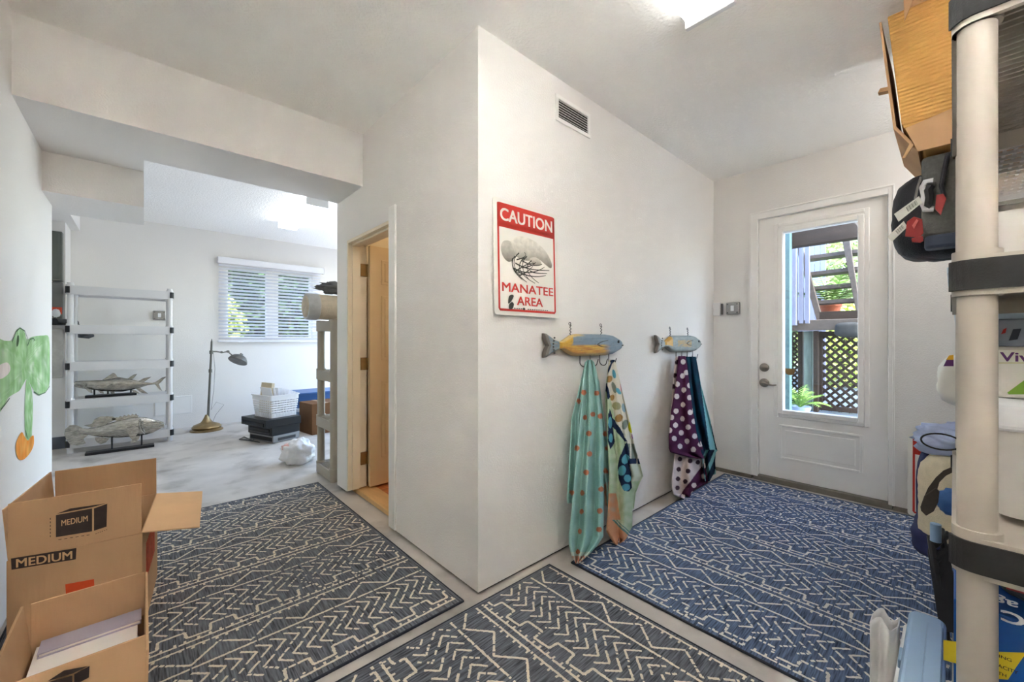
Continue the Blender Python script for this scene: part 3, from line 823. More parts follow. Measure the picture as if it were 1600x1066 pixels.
fish_rack('smaller faded grey-blue wooden fish hook rack nearer the door', 2.53, 3.225, 1.008, 1.130, 2, 5.0)

def sheet(mb, rows, yoff, folds, amp, cf, nu=44, nv=120, ph=0.0):
    """hanging cloth: rows of (v, left u, right u, distance from the wall)"""
    v0, v1 = rows[0][0], rows[-1][0]
    def fn(i, j):
        v = v0+(v1-v0)*j
        ul, ur, dist = interp(rows, v)
        a = amp*1.9*min(1, .3+j*1.2)
        y = YA-dist-yoff-a*(.5+.5*math.sin(i*folds*math.pi*2+ph+.9*math.sin(j*3)))-.012*math.sin(math.pi*i)+.006*noise.noise((i*3, j*4, ph))
        p = at(ul+(ur-ul)*i, v, Y=min(y, YA-.010))
        p.z = max(p.z, .0135)
        return p
    mb.grid(fn, nu, nv, 0, lambda i, j: cf(*(lambda v, lr: (lr[0]+(lr[1]-lr[0])*i, v))(v0+(v1-v0)*j, interp(rows, v0+(v1-v0)*j))))
# --- aqua dotted towel
AQ, AQ2, CORAL, MINTW = S(168, 208, 200), S(146, 192, 186), S(196, 122, 92), S(196, 214, 200)
DOTS1 = [(926, 647), (920, 677), (921, 709), (916, 738), (910, 770), (909, 799), (906, 830), (903, 862), (938, 650), (912, 613), (932, 614), (914, 652), (901, 700), (893, 769), (949, 700), (939, 764), (937, 798), (936, 827), (904, 626), (946, 736), (945, 678)]
def cf_aqua(u, v):
    n = noise.noise((u*.05, v*.05, 0)); c = mixc(AQ, AQ2, .4+n*.8)
    for a, b in DOTS1:
        if (u-a)**2+((v-b)*.93)**2 < 15: return CORAL
    return c
def cf_aqua_main(u, v):
    c = cf_aqua(u, v)
    e = v-(840+ (u-888)*.0)
    if v > 868: return mixc(CORAL, S(190, 196, 182), .5+.5*math.sin(u*1.5))
    if v > 862 and c != CORAL: return MINTW
    return c
def cf_aqua_r(u, v):
    if v > 748 + (960-u)*.45: return S(206, 158, 128) if (int(u*.5) % 3) else AQ
    return cf_aqua(u, v)
t1 = MB()
sheet(t1, [(570, 914, 917, .045), (598, 907, 912, .03), (630, 899, 912, .035), (655, 893, 911, .04), (700, 891, 914, .045), (750, 888, 914, .05), (775, 885.5, 910, .05), (786, 887, 899, .05)], .0, 1.5, .02, cf_aqua, 20, 80, 1.0)
sheet(t1, [(570, 926, 929, .045), (596, 930, 936, .03), (650, 930, 943, .035), (700, 932, 951, .04), (740, 934, 959.5, .05), (756, 938, 961, .05), (766, 944, 955, .05), (790, 947, 952, .05)], .0, 1.5, .02, cf_aqua_r, 20, 80, 2.4)
sheet(t1, [(562, 918.5, 924, .05), (566, 914, 928, .05), (600, 910, 934, .05), (650, 907, 940, .055), (700, 901, 944, .065), (750, 897, 943, .08), (800, 893, 943, .095), (838, 889, 942, .105), (852, 889.5, 933, .11), (866, 893, 920, .112), (880, 900, 904, .115)], .012, 2.3, .026, cf_aqua_main, 60, 260, .4)
o = t1.build('beach_towel', TERRY, smooth=True, sharp=0, solid=.004)
tag(o, 'aqua towel with coral dots on the larger fish rack', 'towel', 'towels on the fish racks')
# --- printed towel
CRM, NAVY, TURQ, LIME, PEACH, SAGE, GOLD = S(224, 218, 198), S(34, 48, 74), S(92, 164, 182), S(182, 204, 164), S(218, 160, 122), S(132, 142, 126), S(178, 140, 84)
def inp(u, v, P):
    c = False; n = len(P); j = n-1
    for i in range(n):
        if (P[i][1] > v) != (P[j][1] > v) and u < (P[j][0]-P[i][0])*(v-P[i][1])/(P[j][1]-P[i][1])+P[i][0]: c = not c
        j = i
    return c
def ell(u, v, cu, cv, ru, rv, a=0):
    du, dv = u-cu, v-cv; ca, sa = math.cos(a), math.sin(a)
    return ((du*ca+dv*sa)/ru)**2+((-du*sa+dv*ca)/rv)**2 < 1
def cf_print(u, v):
    n = noise.noise((u*.12, v*.12, 4))
    c = mixc(LIME, S(206, 218, 190), .4+n)
    # upper cream field with leaf shapes
    if inp(u, v, [(946, 560), (960, 558), (975, 600), (992, 680), (1010, 750), (985, 752), (978, 690), (962, 658), (950, 610)]):
        c = CRM
        for e, cc in ((( 952, 592, 4.2, 5.5, .5), GOLD), ((956, 621, 4, 5, .5), GOLD), ((967, 653, 5.5, 6.5, .7), GOLD), ((963, 634, 7, 6, .4), S(172, 168, 126)), ((959, 605, 3.4, 9, -.3), SAGE), ((966, 611, 3, 6, -.6), TURQ), ((959, 584, 2.6, 7, -.2), TURQ),
                      ((974, 637, 3.2, 7, -.2), S(152, 182, 192)), ((976, 663, 4.5, 8, .3), SAGE), ((987, 667, 6, 9, 0), S(216, 210, 40)), ((985, 643, 3.5, 5, 0), S(214, 210, 80)), ((991, 681, 4, 5, 0), S(182, 136, 176)), ((970, 606, 2.4, 6, 0), S(226, 190, 190)), ((976, 614, 1.6, 2, 0), NAVY), ((980, 630, 1.8, 2, 0), NAVY), ((973, 597, 1.2, 1.4, 0), NAVY)):
            if ell(u, v, *e): c = cc
        if v > 693 and v < 716: c = SAGE if (u % 12) > 2 else CRM
        if 716 < v < 725: c = NAVY if (u % 14) > 2 else CRM
        if v >= 725: c = mixc(S(206, 220, 196), CRM, .4)
    # navy curving stems
    for poly in ([(946, 594), (950, 604), (953, 620), (950, 624), (947, 612), (944, 600)], [(952, 638), (957, 652), (968, 668), (980, 690), (976, 690), (964, 675), (954, 662), (951, 648)], [(955, 562), (963, 560), (967, 568), (962, 563), (956, 568), (950, 585), (949, 582)], [(950, 645), (956, 650), (957, 670), (961, 690), (953, 702), (950, 690)]):
        if inp(u, v, poly): c = NAVY
    if ell(u, v, 953, 660, 3, 9) or ell(u, v, 954, 684, 3, 7): c = TURQ
    # big navy leaf with turquoise cells
    if inp(u, v, [(979, 690), (982, 700), (984, 720), (986, 745), (987, 762), (982, 768), (974, 766), (967, 748), (965, 730), (969, 712), (975, 697)]):
        c = NAVY
        for e in ((977, 717, 5.5, 8, .4), (972, 735, 5.5, 8, .2), (980, 747, 5.5, 6, -.5), (978, 761, 6, 5.5, -.2)):
            if ell(u, v, *e) : c = TURQ
    if v > 806+(u-962)*.95+4 and u > 948:
        k = v-(806+(u-962)*.95)
        c = S(104, 150, 136) if k < 12 else PEACH
        if 6 < k < 8.5: c = S(200, 206, 180)
    if v > 770 and u < 962+ (v-770)*.2 and v < 812 : c = mixc(PEACH, S(196, 176, 150), .3+n)
    return c
t2 = MB()
sheet(t2, [(562, 952, 960, .035), (580, 949, 965, .04), (620, 946, 974, .04), (660, 948, 984, .045), (700, 950, 992, .05), (725, 951, 1000, .05), (744, 953, 1005, .05), (752, 955, 1000, .05), (770, 957, 993, .05), (795, 960, 990, .05)], .0, 2.5, .03, cf_print, 70, 220, 2.0)
sheet(t2, [(566, 951, 962, .055), (600, 949, 967, .06), (660, 949, 975, .065), (700, 950, 980, .075), (740, 952, 986, .09), (800, 950, 988, .10), (828, 947, 987, .105), (842, 955, 984, .108), (856, 965, 969, .11)], .012, 1.6, .022, cf_print, 80, 300, .2)
o = t2.build('beach_towel', TERRY, smooth=True, sharp=0, solid=.004)
tag(o, 'cream and mint towel printed with leaves and fruit beside the aqua one', 'towel', 'towels on the fish racks')
# --- maroon dotted towel
MAR, PINKW, BRND = S(92, 46, 76), S(226, 210, 204), S(62, 42, 50)
DOTS3 = [(1067, 565), (1072, 582), (1058, 600), (1068, 609), (1057, 619), (1077, 621), (1067, 632), (1078, 644), (1056, 642), (1066, 654), (1055, 664), (1075, 667), (1046, 672), (1064, 676), (1085, 681), (1053, 685), (1073, 689), (1062, 697), (1083, 702), (1094, 694), (1049, 652), (1085, 640), (1077, 602), (1084, 658), (1100, 727), (1099, 744), (1084, 758), (1083, 771), (1068, 776), (1066, 587)]
DOTSB = [(1062, 717), (1060, 733), (1059, 748), (1058, 762), (1078, 720), (1075, 736), (1090, 722), (1071, 752), (1058, 566), (1054, 586), (1052, 604)]
def cf_mar(u, v):
    for a, b in DOTS3:
        if (u-a)**2/15+(v-b)**2/17 < 1: return PINKW
    return mixc(MAR, S(76, 36, 62), .5+noise.noise((u*.1, v*.1, 0)))
def cf_marw(u, v):
    for a, b in DOTSB:
        if (u-a)**2/12+(v-b)**2/14 < 1: return BRND
    return mixc(PINKW, S(206, 190, 182), .4+noise.noise((u*.1, v*.1, 3)))
def cf_marlow(u, v):
    if v > 780-(u-1056)*1.35+2 : return cf_mar(u, v)
    return cf_marw(u, v)
t3 = MB()
sheet(t3, [(557, 1056, 1062, .035), (600, 1051, 1062, .035), (640, 1048, 1058, .035), (690, 1046, 1056, .035)], .0, 1, .01, cf_marw, 14, 70, .6)
sheet(t3, [(700, 1055, 1097, .045), (720, 1053, 1101, .05), (750, 1050, 1106, .06), (762, 1050, 1105, .065), (772, 1052, 1094, .07), (779, 1068, 1084, .075)], .0, 1.8, .03, cf_marlow, 60, 110, 1.1)
sheet(t3, [(556, 1060, 1071, .05), (600, 1056, 1077, .052), (640, 1049, 1084, .056), (680, 1045, 1092, .06), (700, 1045, 1098, .062), (706, 1047, 1098, .062), (712, 1068, 1099, .062), (716, 1090, 1100, .062)], .012, 1.4, .02, cf_mar, 60, 180, .2)
o = t3.build('beach_towel', TERRY, smooth=True, sharp=0, solid=.004)
tag(o, 'maroon towel with white dots on the smaller fish rack', 'towel', 'towels on the fish racks')
# --- navy and aqua towel
DNV, AQS = S(30, 48, 66), S(128, 184, 186)
def cf_navy(u, v):
    k = (v-556)/150.0
    lo, hi = 1088+k*21, 1092+k*26.5
    if v < 702 and lo < u < hi: return AQS
    if v > 702: return AQS if (math.sin(u*.45+v*.18) > .35) else DNV
    return mixc(DNV, S(20, 66, 82), .4+noise.noise((u*.2, v*.06, 0)))
t4 = MB()
sheet(t4, [(700, 1092, 1119, .04), (720, 1098, 1117, .05), (740, 1100, 1118, .055), (752, 1102, 1111, .06)], .0, 1.5, .03, cf_navy, 26, 70, 2.0)
sheet(t4, [(557, 1072, 1087, .045), (600, 1077, 1095, .045), (650, 1083, 1108, .05), (690, 1090, 1117, .055), (704, 1093, 1121, .056), (712, 1097, 1112, .056)], .008, 1.7, .02, cf_navy, 46, 170, .9)
o = t4.build('beach_towel', TERRY, smooth=True, sharp=0, solid=.004)
tag(o, 'dark navy and aqua striped towel in the corner by the door', 'towel', 'towels on the fish racks')

# ================================================================== GARAGE CONTENTS
def blob(mb, c, r, amp=.08, fr=3.0, n=28, k=20, p=2.0, seed=0.0, mi=0, zmin=None):
    c = Vector(c)
    def fn(i, j):
        a = 2*math.pi*i; b = math.pi*(j-.5)
        d = Vector((math.cos(a)*math.cos(b), math.sin(a)*math.cos(b), math.sin(b)))
        q = (abs(d.x)**p+abs(d.y)**p+abs(d.z)**p)**(-1/p)
        w = q*(1+amp*noise.noise(d*fr+Vector((seed, 0, 0)))+amp*.5*noise.noise(d*fr*2.7+Vector((seed, 5, 0))))
        pt = c+Vector((d.x*r[0]*w, d.y*r[1]*w, d.z*r[2]*w))
        if zmin is not None and pt.z < zmin: pt.z = zmin
        return pt
    mb.grid(fn, n, k, mi)

def resin_shelf(name, label, x0, x1, y0, y1, levels, top, mat_, capmat, rim=.05, pr=.022, deck_gap=.028, group=None, zb=.0, band=True, solid_deck=False):
    """moulded resin shelving: four posts, one deck with rim per level"""
    t = thing(name, label, 'shelving unit', (x0, y0, 0), group=group)
    w, d = x1-x0, y1-y0
    e = pr+.006
    pm = MB(); pm.cyl((0, 0, zb), (0, 0, top), pr*1.0, pr*.96, n=20)
    me = None
    for px in (e, w-e):
        for py in (e, d-e):
            if me is None:
                o = pm.build('post', mat_, t, smooth=True); me = o.data
            else:
                o = bpy.data.objects.new('post', me); COL.objects.link(o); o.parent = t
            o.location = (px, py, 0)
    for z in levels:
        m = MB(); ring(m, 0, w, 0, d, pr*1.3, .012, z-rim, z)
        for px in (e, w-e):
            for py in (e, d-e): m.cyl((px, py, z-rim), (px, py, z+.012), pr*1.22, n=18)
        so = m.build('shelf', mat_, t, smooth=True)
        m = MB(); n = int((d-.03)/deck_gap)
        if solid_deck:
            m.box(.012, w-.012, .012, d-.012, z-.010, z-.004)
            k_ = int((w-.03)/deck_gap)
            for i in range(k_):
                x = .02+(w-.04)*i/(k_-1); m.box(x-.003, x+.003, .014, d-.014, z-.026, z-.010)
            n = 0
        for i in range(n):
            y = .018+(d-.036)*i/(n-1); m.box(.012, w-.012, y-.0045, y+.0045, z-.010, z-.001)
        for i in range(0 if solid_deck else int(w/.06)):
            x = .03+i*.06; m.box(x-.003, x+.003, .012, d-.012, z-.018, z-.004)
        m.build('deck', mat_, so)
        if band:
            for sx in (0, 1):
                m = MB(); xx = -.0035 if sx == 0 else w-.028
                P = rrect(-.0035, w+.0035, -.0035, d+.0035, pr*1.35)
                keep = [p for p in P if (p[0] < .03 if sx == 0 else p[0] > w-.03)]
                keep.sort(key=lambda p: math.atan2(p[1]-d/2, (p[0]-w/2) if sx else -(p[0]-w/2)))
                V = []; F = []
                for p in keep: V += [(p[0], p[1], z-rim*.86), (p[0], p[1], z-rim*.10)]
                for i in range(len(keep)-1): F.append((2*i, 2*i+2, 2*i+3, 2*i+1))
                m.add(V, F); m.build('corner_band', capmat, so, solid=.004)
    return t
# white five-tier shelf by the far wall
xl = at(102, 580, Y=5.75).x; xr = at(271, 580, Y=5.75).x
lev = [at(104, v, Y=5.75).z for v in (445, 507, 566, 626, 688)]
resin_shelf('storage_shelf', 'white five-tier plastic shelf against the far garage wall', xl, xr, 5.75, 6.12, lev, lev[0]+.03, GRESIN, BLACK, rim=.085, pr=.024, group='plastic shelving units')
# taupe shelf beside the doorway wall
resin_shelf('storage_shelf', 'taupe plastic shelf just beyond the doorway wall', 1.052, 1.94, 3.20, 3.58, [1.245, .85, .47, .09], 1.25, TAUPE, TAUPE, rim=.075, pr=.03, group='plastic shelving units', band=False)

PEWTER = mat('pewter_silver', S(176, 173, 165), .24, metal=.95, var=.3, scale=22, bump=.35, bscale=45, stretch=(1, 1, 2.5))
def fish_sculpture(label, Y, stations, fins, mouth, base, rods, seed):
    c0 = at((base[0]+base[2])/2, base[3], Y=Y)
    t = thing('fish_sculpture', label, 'sculpture', (c0.x, Y, 0), group='silver fish sculptures')
    off = Vector((c0.x, Y, 0))
    m = MB(); n = len(stations)*4; k = 20
    def fn(i, j):
        u = stations[0][0]+(stations[-1][0]-stations[0][0])*i
        st = sorted(stations)
        vt, vb = interp(st, u)
        a = at(u, vt, Y=Y); b = at(u, vb, Y=Y); z = (a.z+b.z)/2; h = (a.z-b.z)/2
        th = 2*math.pi*j
        return (a.x-off.x, -.42*h*math.cos(th)*(1 if True else 1), z+h*math.sin(th))
    m.grid(fn, n, k); m.build('body', PEWTER, t, smooth=True, sharp=0)
    for nm, poly, dy in fins:
        mm = MB(); P = [at(u, v, Y=Y+dy)-off-Vector((0, 0, 0)) for u, v in poly]
        mm.prism([(p.x, dy-.004, p.z) for p in P], (0, .008, 0)); fo = mm.build(nm, PEWTER, t, bevel=.002)
    if mouth:
        mm = MB()
        for poly, dy in mouth:
            P = [at(u, v, Y=Y+dy)-off for u, v in poly]; mm.tube([(p.x, dy, p.z) for p in P], .006, 8)
        mm.build('gill_lines', PEWTER, t, smooth=True)
    u0, v0, u1, v1 = base[0], base[1], base[2], base[3]
    a = at(u0, base[4], Y=Y)-off; b = at(u1, base[4], Y=Y)-off
    zb = base[5]
    mm = MB(); mm.box(a.x, b.x, -.05, .05, zb, zb+.025); mm.build('base', BLACK, t, bevel=.003)
    for u, vt in rods:
        p = at(u, vt, Y=Y)-off; mm = MB(); mm.cyl((p.x, 0, zb+.02), (p.x, 0, p.z), .007, n=8); mm.build('rod', BLACK, t)
    return t
# tuna on the fourth tier (zoom scale: u = 70 + x/7.105, v = 570 + y/7.105)
def z5(L): return [(70+x/7.105, 570+y/7.105) for x, y in L]
st = [(70+x/7.105, 570+a/7.105, 570+b/7.105) for x, a, b in [(305, 212, 228), (340, 180, 245), (420, 175, 262), (520, 172, 275), (640, 165, 290), (760, 148, 296), (860, 140, 296), (960, 156, 278), (1060, 182, 252), (1140, 194, 226), (1215, 202, 216)]]
fish_sculpture('silver tuna sculpture on the fourth tier of the white shelf', 5.90, st,
    [('dorsal_fin', z5([(640, 165), (750, 92), (770, 90), (785, 100), (808, 132), (870, 142), (760, 165)]), 0), ('dorsal_fin', z5([(920, 152), (985, 105), (1028, 98), (985, 150), (960, 162)]), 0), ('dorsal_fin', z5([(1035, 180), (1100, 145), (1185, 130), (1110, 185), (1060, 196)]), 0),
     ('tail_fin', z5([(1190, 200), (1240, 182), (1300, 140), (1352, 126), (1290, 190), (1268, 210), (1285, 255), (1306, 290), (1268, 268), (1230, 222)]), 0),
     ('anal_fin', z5([(1010, 262), (1060, 255), (1110, 290), (1150, 318), (1080, 310)]), 0), ('anal_fin', z5([(960, 275), (1010, 282), (1062, 322), (1000, 315)]), 0),
     ('belly_fin', z5([(450, 262), (520, 270), (530, 312), (490, 300)]), -.03), ('belly_fin', z5([(590, 285), (650, 290), (655, 320), (615, 310)]), -.03), ('belly_fin', z5([(720, 290), (770, 296), (795, 350), (750, 335)]), -.03),
     ('pectoral_fin', z5([(560, 235), (640, 205), (760, 200), (690, 240), (620, 262)]), -.055)],
    [(z5([(430, 185), (455, 215), (435, 255)]), -.055), (z5([(345, 235), (380, 240), (410, 250)]), -.045)],
    (70+450/7.1, 0, 70+1020/7.1, 0, 628, lev[3]+.001), [(70+550/7.1, 606), (70+700/7.1, 608), (70+955/7.1, 606)], 1)
st = [(70+x/7.105, 570+a/7.105, 570+b/7.105) for x, a, b in [(380, 700, 770), (470, 705, 775), (580, 690, 795), (700, 650, 805), (820, 615, 808), (940, 588, 800), (1040, 575, 790), (1130, 582, 772), (1200, 600, 752), (1260, 618, 720), (1310, 632, 690), (1325, 645, 680)]]
fish_sculpture('silver bass sculpture with fanned tail in front of the lowest tier', 5.58, st,
    [('tail_fin', z5([(460, 720), (400, 690), (340, 662), (280, 668), (225, 715), (215, 770), (240, 830), (285, 890), (360, 895), (420, 880), (455, 870), (430, 820), (480, 780)]), 0),
     ('dorsal_fin', z5([(430, 672), (520, 655), (555, 600), (620, 572), (690, 568), (760, 575), (800, 600), (720, 640), (640, 680), (520, 695)]), 0),
     ('spiny_dorsal', z5([(740, 610), (745, 588), (775, 590), (790, 578), (820, 584), (835, 568), (865, 575), (880, 556), (910, 568), (925, 548), (955, 562), (970, 540), (1000, 556), (1010, 536), (1030, 560), (1045, 560), (1020, 590), (860, 630)]), 0),
     ('pectoral_fin', z5([(905, 740), (920, 690), (980, 672), (1040, 690), (1045, 740), (1010, 790), (950, 800)]), -.075),
     ('anal_fin', z5([(550, 800), (640, 800), (720, 815), (680, 860), (620, 880), (570, 850)]), 0), ('belly_fin', z5([(930, 790), (1060, 785), (1040, 830), (1000, 865), (950, 870), (970, 830)]), -.04)],
    [(z5([(1060, 600), (1050, 660), (1070, 730), (1110, 765)]), -.072), (z5([(1085, 620), (1080, 680), (1110, 740)]), -.075), (z5([(1190, 700), (1260, 690), (1325, 690)]), -.03), (z5([(1180, 640), (1250, 620), (1318, 640)]), -.03)],
    (70+450/7.1, 0, 70+1215/7.1, 0, 706, .002), [(70+745/7.1, 682), (70+1075/7.1, 680)], 2)

# electrical gear on the boxed-out wall
EPX = XP-.012
def on61(v): return at(100, v, Y=6.08).z
ep = thing('electrical_panel', 'grey-green metal breaker panel at top left of the garage', 'electrical panel', (-.95, 6.1, on61(440)))
m = MB(); m.box(-.25, EPX+.95, -.09, 0, 0, on61(364)-on61(440)); m.build('cabinet', mat('grey_green_steel', S(98, 102, 96), .45, metal=.3, var=.05), ep, bevel=.006)
m = MB(); m.box(-.22, EPX+.93, -.097, -.088, .02, on61(364)-on61(440)-.02); m.build('door', MATS['grey_green_steel'], ep, bevel=.004)
ep = thing('electrical_panel', 'dark metal switch panel with orange sticker below the breaker panel', 'electrical panel', (-.95, 6.1, on61(508)))
m = MB(); m.box(-.25, EPX+.95, -.07, 0, 0, on61(442)-on61(508)); m.build('cabinet', mat('weathered_steel', S(112, 112, 108), .5, metal=.3, var=.1), ep, bevel=.006)
m = MB(); p0 = at(80, 490, Y=6.03); p1 = at(97, 480, Y=6.03); m.box(p0.x+.95-.03, p1.x+.95, -.074, -.069, p0.z-on61(508), p1.z-on61(508)); m.build('sticker', mat('orange_red_sticker', S(206, 78, 48), .6), ep)
m = MB(); p = at(87, 489, Y=6.0); m.M = Matrix.Translation((p.x+.95, -.08, p.z-on61(508))); blob(m, (0, 0, 0), (.03, .02, .04), .2); m.build('white_tag', WHITEPL, ep, smooth=True)
fr = thing('framed_panel', 'greenish glass panel in a pale frame below the switch panel', 'framed panel', (-.95, 6.095, on61(590)))
m = MB(); h_ = on61(514)-on61(590); m.box(-.25, EPX+.95, -.03, 0, 0, h_); m.build('frame', mat('pale_grey_frame', S(190, 188, 182), .5, var=.1, scale=20), fr, bevel=.004)
m = MB(); m.box(-.22, EPX+.95-.075, -.034, -.028, .05, h_-.03); m.build('greenish_panel', mat('mottled_green_glass', S(120, 134, 126), .25, var=.25, scale=12), fr)
tl = thing('garden_tool', 'black-handled grey tool hanging between white shelf and panels', 'tool', tuple(at(110, 505, Y=6.16)))
o3 = at(110, 505, Y=6.16)
a = at(84, 502, Y=5.93)-o3; b = at(118, 504, Y=6.16)-o3; c = at(126, 524, Y=6.3)-o3; d = at(147, 524, Y=6.3)-o3
m = MB(); m.tube([a, b], [.035, .03], 10); m.build('handle', BLACK, tl, smooth=True)
m = MB(); m.tube([b, c, c+(d-c)*.6, d], [.022, .03, .034, .012], 10); m.build('blade', mat('slate_plastic', S(84, 86, 92), .5), tl, smooth=True)

# floor lamp
BRASS = mat('aged_brass', S(150, 128, 92), .34, metal=.85, var=.2, scale=14)
LAMPG = mat('patinated_steel', S(112, 110, 104), .4, metal=.7, var=.15, scale=20)
lp = at(323, 672, Z=0.0)
fl_ = thing('floor_lamp', 'brass pharmacy floor lamp with a domed shade near the window', 'floor lamp', (lp.x, lp.y, 0))
m = MB(); m.lathe([(.165, .0), (.165, .018), (.14, .03), (.15, .045), (.13, .07), (.09, .085), (.06, .10), (.04, .13), (.022, .17), (.015, .19)], 28); m.build('base', BRASS, fl_, smooth=True)
def L61(u, v): return at(u, v, Y=lp.y)-Vector((lp.x, lp.y, 0))
pa, pb = L61(325, 655), L61(331, 533)
m = MB(); m.tube([pa, pb], [.014, .011], 12); q = pa.lerp(pb, .62); m.cyl(q-Vector((0, 0, .02)), q+Vector((0, 0, .02)), .018); q = pa.lerp(pb, .86); m.cyl(q-Vector((0, 0, .02)), q+Vector((0, 0, .02)), .02); m.cyl(pb, pb+Vector((0, 0, .03)), .008, .003); m.build('pole', LAMPG, fl_, smooth=True)
m = MB(); m.tube([L61(330, 549), L61(338, 549), L61(347, 550.5), L61(356, 549), L61(364, 556)], .008, 8); m.cyl(L61(346, 550)-Vector((0, .02, 0)), L61(346, 550)+Vector((0, .02, 0)), .014); m.cyl(L61(356, 549)-Vector((0, .02, 0)), L61(356, 549)+Vector((0, .02, 0)), .016); m.build('arm', LAMPG, fl_, smooth=True)
m = MB(); c = L61(373, 561); m.M = Matrix.Translation(c) @ Matrix.Rotation(math.radians(28), 4, 'Y') @ Matrix.Rotation(math.radians(-18), 4, 'X')
m.lathe([(.105, -.035), (.11, -.03), (.10, .0), (.075, .035), (.04, .055), (.02, .06), (.018, .08), (.002, .082)], 24); m.build('shade', LAMPG, fl_, smooth=True)
m = MB(); m.tube([L61(333, 549), L61(336, 575), L61(334, 610), L61(330, 640), L61(338, 628), L61(350, 632), L61(337, 648), L61(330, 665)], .0025, 6); m.build('cord', mat('grey_cord', S(150, 146, 140), .7), fl_)

# stack of players with a basket
def rot_thing(name, label, cat, loc, deg, group=None): return thing(name, label, cat, loc, math.radians(deg), group)
pn = at(427, 693, Z=0.0)
sx, sy = pn.x, pn.y
dv = rot_thing('video_player', 'silver video player at the bottom of the stack on the garage floor', 'video player', (sx, sy, 0), 20, 'stacked players')
m = MB(); m.box(0, .30, 0, .43, .004, .075); m.build('case', mat('silver_plastic', S(150, 150, 150), .4, metal=.4, var=.05), dv, bevel=.004)
m = MB(); m.box(-.004, .001, .02, .41, .018, .06); m.build('front_panel', BLACK, dv, bevel=.002)
m = MB(); m.box(.05, .25, -.003, .001, .02, .05); m.build('disc_tray', mat('dark_grey_plastic', S(66, 66, 68), .4), dv)
m = MB(); 
for a, b in ((.02, .02), (.28, .02), (.02, .41), (.28, .41)): m.cyl((a, b, 0), (a, b, .005), .012, n=10)
m.build('feet', BLACK, dv, kind='stuff')
dv = rot_thing('video_player', 'black video player in the middle of the stack', 'video player', (sx, sy, .0762), 20, 'stacked players')
m = MB(); m.box(-.01, .31, .01, .44, 0, .095); m.build('case', BLACK, dv, bevel=.004)
m = MB(); m.box(-.016, -.009, .05, .40, .04, .07); m.build('tape_slot', mat('glossy_black', S(14, 14, 16), .15), dv)
m = MB(); m.box(-.015, -.009, .05, .40, .012, .026); m.build('button_strip', mat('dark_grey_plastic', S(66, 66, 68), .4), dv)
dv = rot_thing('video_player', 'wide black video player on top of the stack under the white basket', 'video player', (sx-.06, sy-.02, .1715), 16, 'stacked players')
m = MB(); m.box(-.02, .36, -.01, .50, 0, .085); m.build('case', BLACK, dv, bevel=.004)
m = MB(); m.box(-.026, -.019, .03, .46, .015, .05); m.build('front_panel', MATS['glossy_black'], dv, bevel=.001)
m = MB(); m.box(.03, .30, .10, .40, .0845, .0865); m.build('vent_grille', MATS['dark_grey_plastic'], dv)
pc = at(400, 676, Z=0.0); q0 = at(374, 687, Z=0.0)
m = MB(); m.tube([(sx-.12, sy+.32, .006), (sx-.14, sy+.25, .006), (q0.x+.06, q0.y+.1, .006), (q0.x, q0.y, .006), (q0.x+.05, q0.y-.08, .006), (sx-.10, sy+.14, .006)], .005, 6)
tag(m.build('power_cord', BLACK, smooth=True), 'thin black power cord looping out from the player stack', 'cord')
bk = rot_thing('storage_basket', 'white slatted plastic basket of papers on the player stack', 'basket', (sx-.01, sy+.06, .2575), 16)
BASK = mat('white_basket_plastic', S(236, 236, 238), .4, var=.02)
m = MB()
for z0, z1, a in ((.004, .05, .004), (.06, .075, .0), (.085, .10, -.003), (.11, .125, -.006), (.135, .15, -.009), (.16, .175, -.011), (.185, .24, -.014)):
    ring(m, a, .29-a, a, .36-a, .02, .005, z0, z1)
rprism(m, .004, .286, .004, .356, .018, 0, .006)
for i in range(8):
    for yy in (.002, .354): m.box(.03+i*.033, .036+i*.033, yy, yy+.005, 0, .235)
    for xx in (-.002, .286): m.box(xx, xx+.005, .03+i*.042, .037+i*.042, 0, .235)
ring(m, -.024, .314, -.024, .384, .025, .012, .232, .244)
m.build('basket', BASK, bk)
m = MB()
for i in range(9):
    m.M = Matrix.Translation((.10+.016*i, .06, .03)) @ Matrix.Rotation(math.radians(-14+5.0*i), 4, 'Y'); m.box(0, .004, 0, .22, 0, .30-.008*i)
tag(m.build('papers', mat('white_paper', S(240, 240, 242), .8, var=.02), bk, kind='stuff'))
m = MB(); m.M = Matrix.Translation((.03, .10, .04)) @ Matrix.Rotation(math.radians(6), 4, 'Y'); m.box(0, .03, 0, .22, 0, .33); m.build('wood_frame', mat('pale_birch', S(206, 190, 160), .6, var=.05, scale=6, stretch=(1, 1, 6)), bk, bevel=.002)

# totes, boxes and bag by the taupe shelf
TOTEB = mat('blue_tote_plastic', S(58, 98, 152), .4, var=.05)
TOTEP = mat('pale_blue_translucent', S(132, 162, 200), .35, var=.06, scale=3)
tt = thing('storage_tote', 'pale blue translucent tote with white rim on the garage floor', 'storage tote', (1.40, 5.46, 0), group='blue storage totes')
m = MB(); rprism(m, 0, .62, 0, .42, .03, .004, .215, taper=.02); m.build('body', TOTEP, tt, smooth=True)
m = MB(); rprism(m, -.015, .635, -.015, .435, .03, .214, .25); m.build('rim', mat('pale_white_plastic', S(214, 222, 232), .4), tt, bevel=.004)
m = MB(); 
m.box(.10, .16, -.006, .01, .10, .20); m.build('latch', TOTEP, tt, bevel=.004)
tt = thing('storage_tote', 'dark blue tote stacked on the pale blue one', 'storage tote', (1.40, 5.47, .2505), group='blue storage totes')
m = MB(); rprism(m, 0, .62, 0, .42, .03, 0, .17, taper=.015); m.build('body', TOTEB, tt, smooth=True)
m = MB(); rprism(m, -.012, .632, -.012, .432, .03, .169, .192); m.build('lid', TOTEB, tt, bevel=.004)
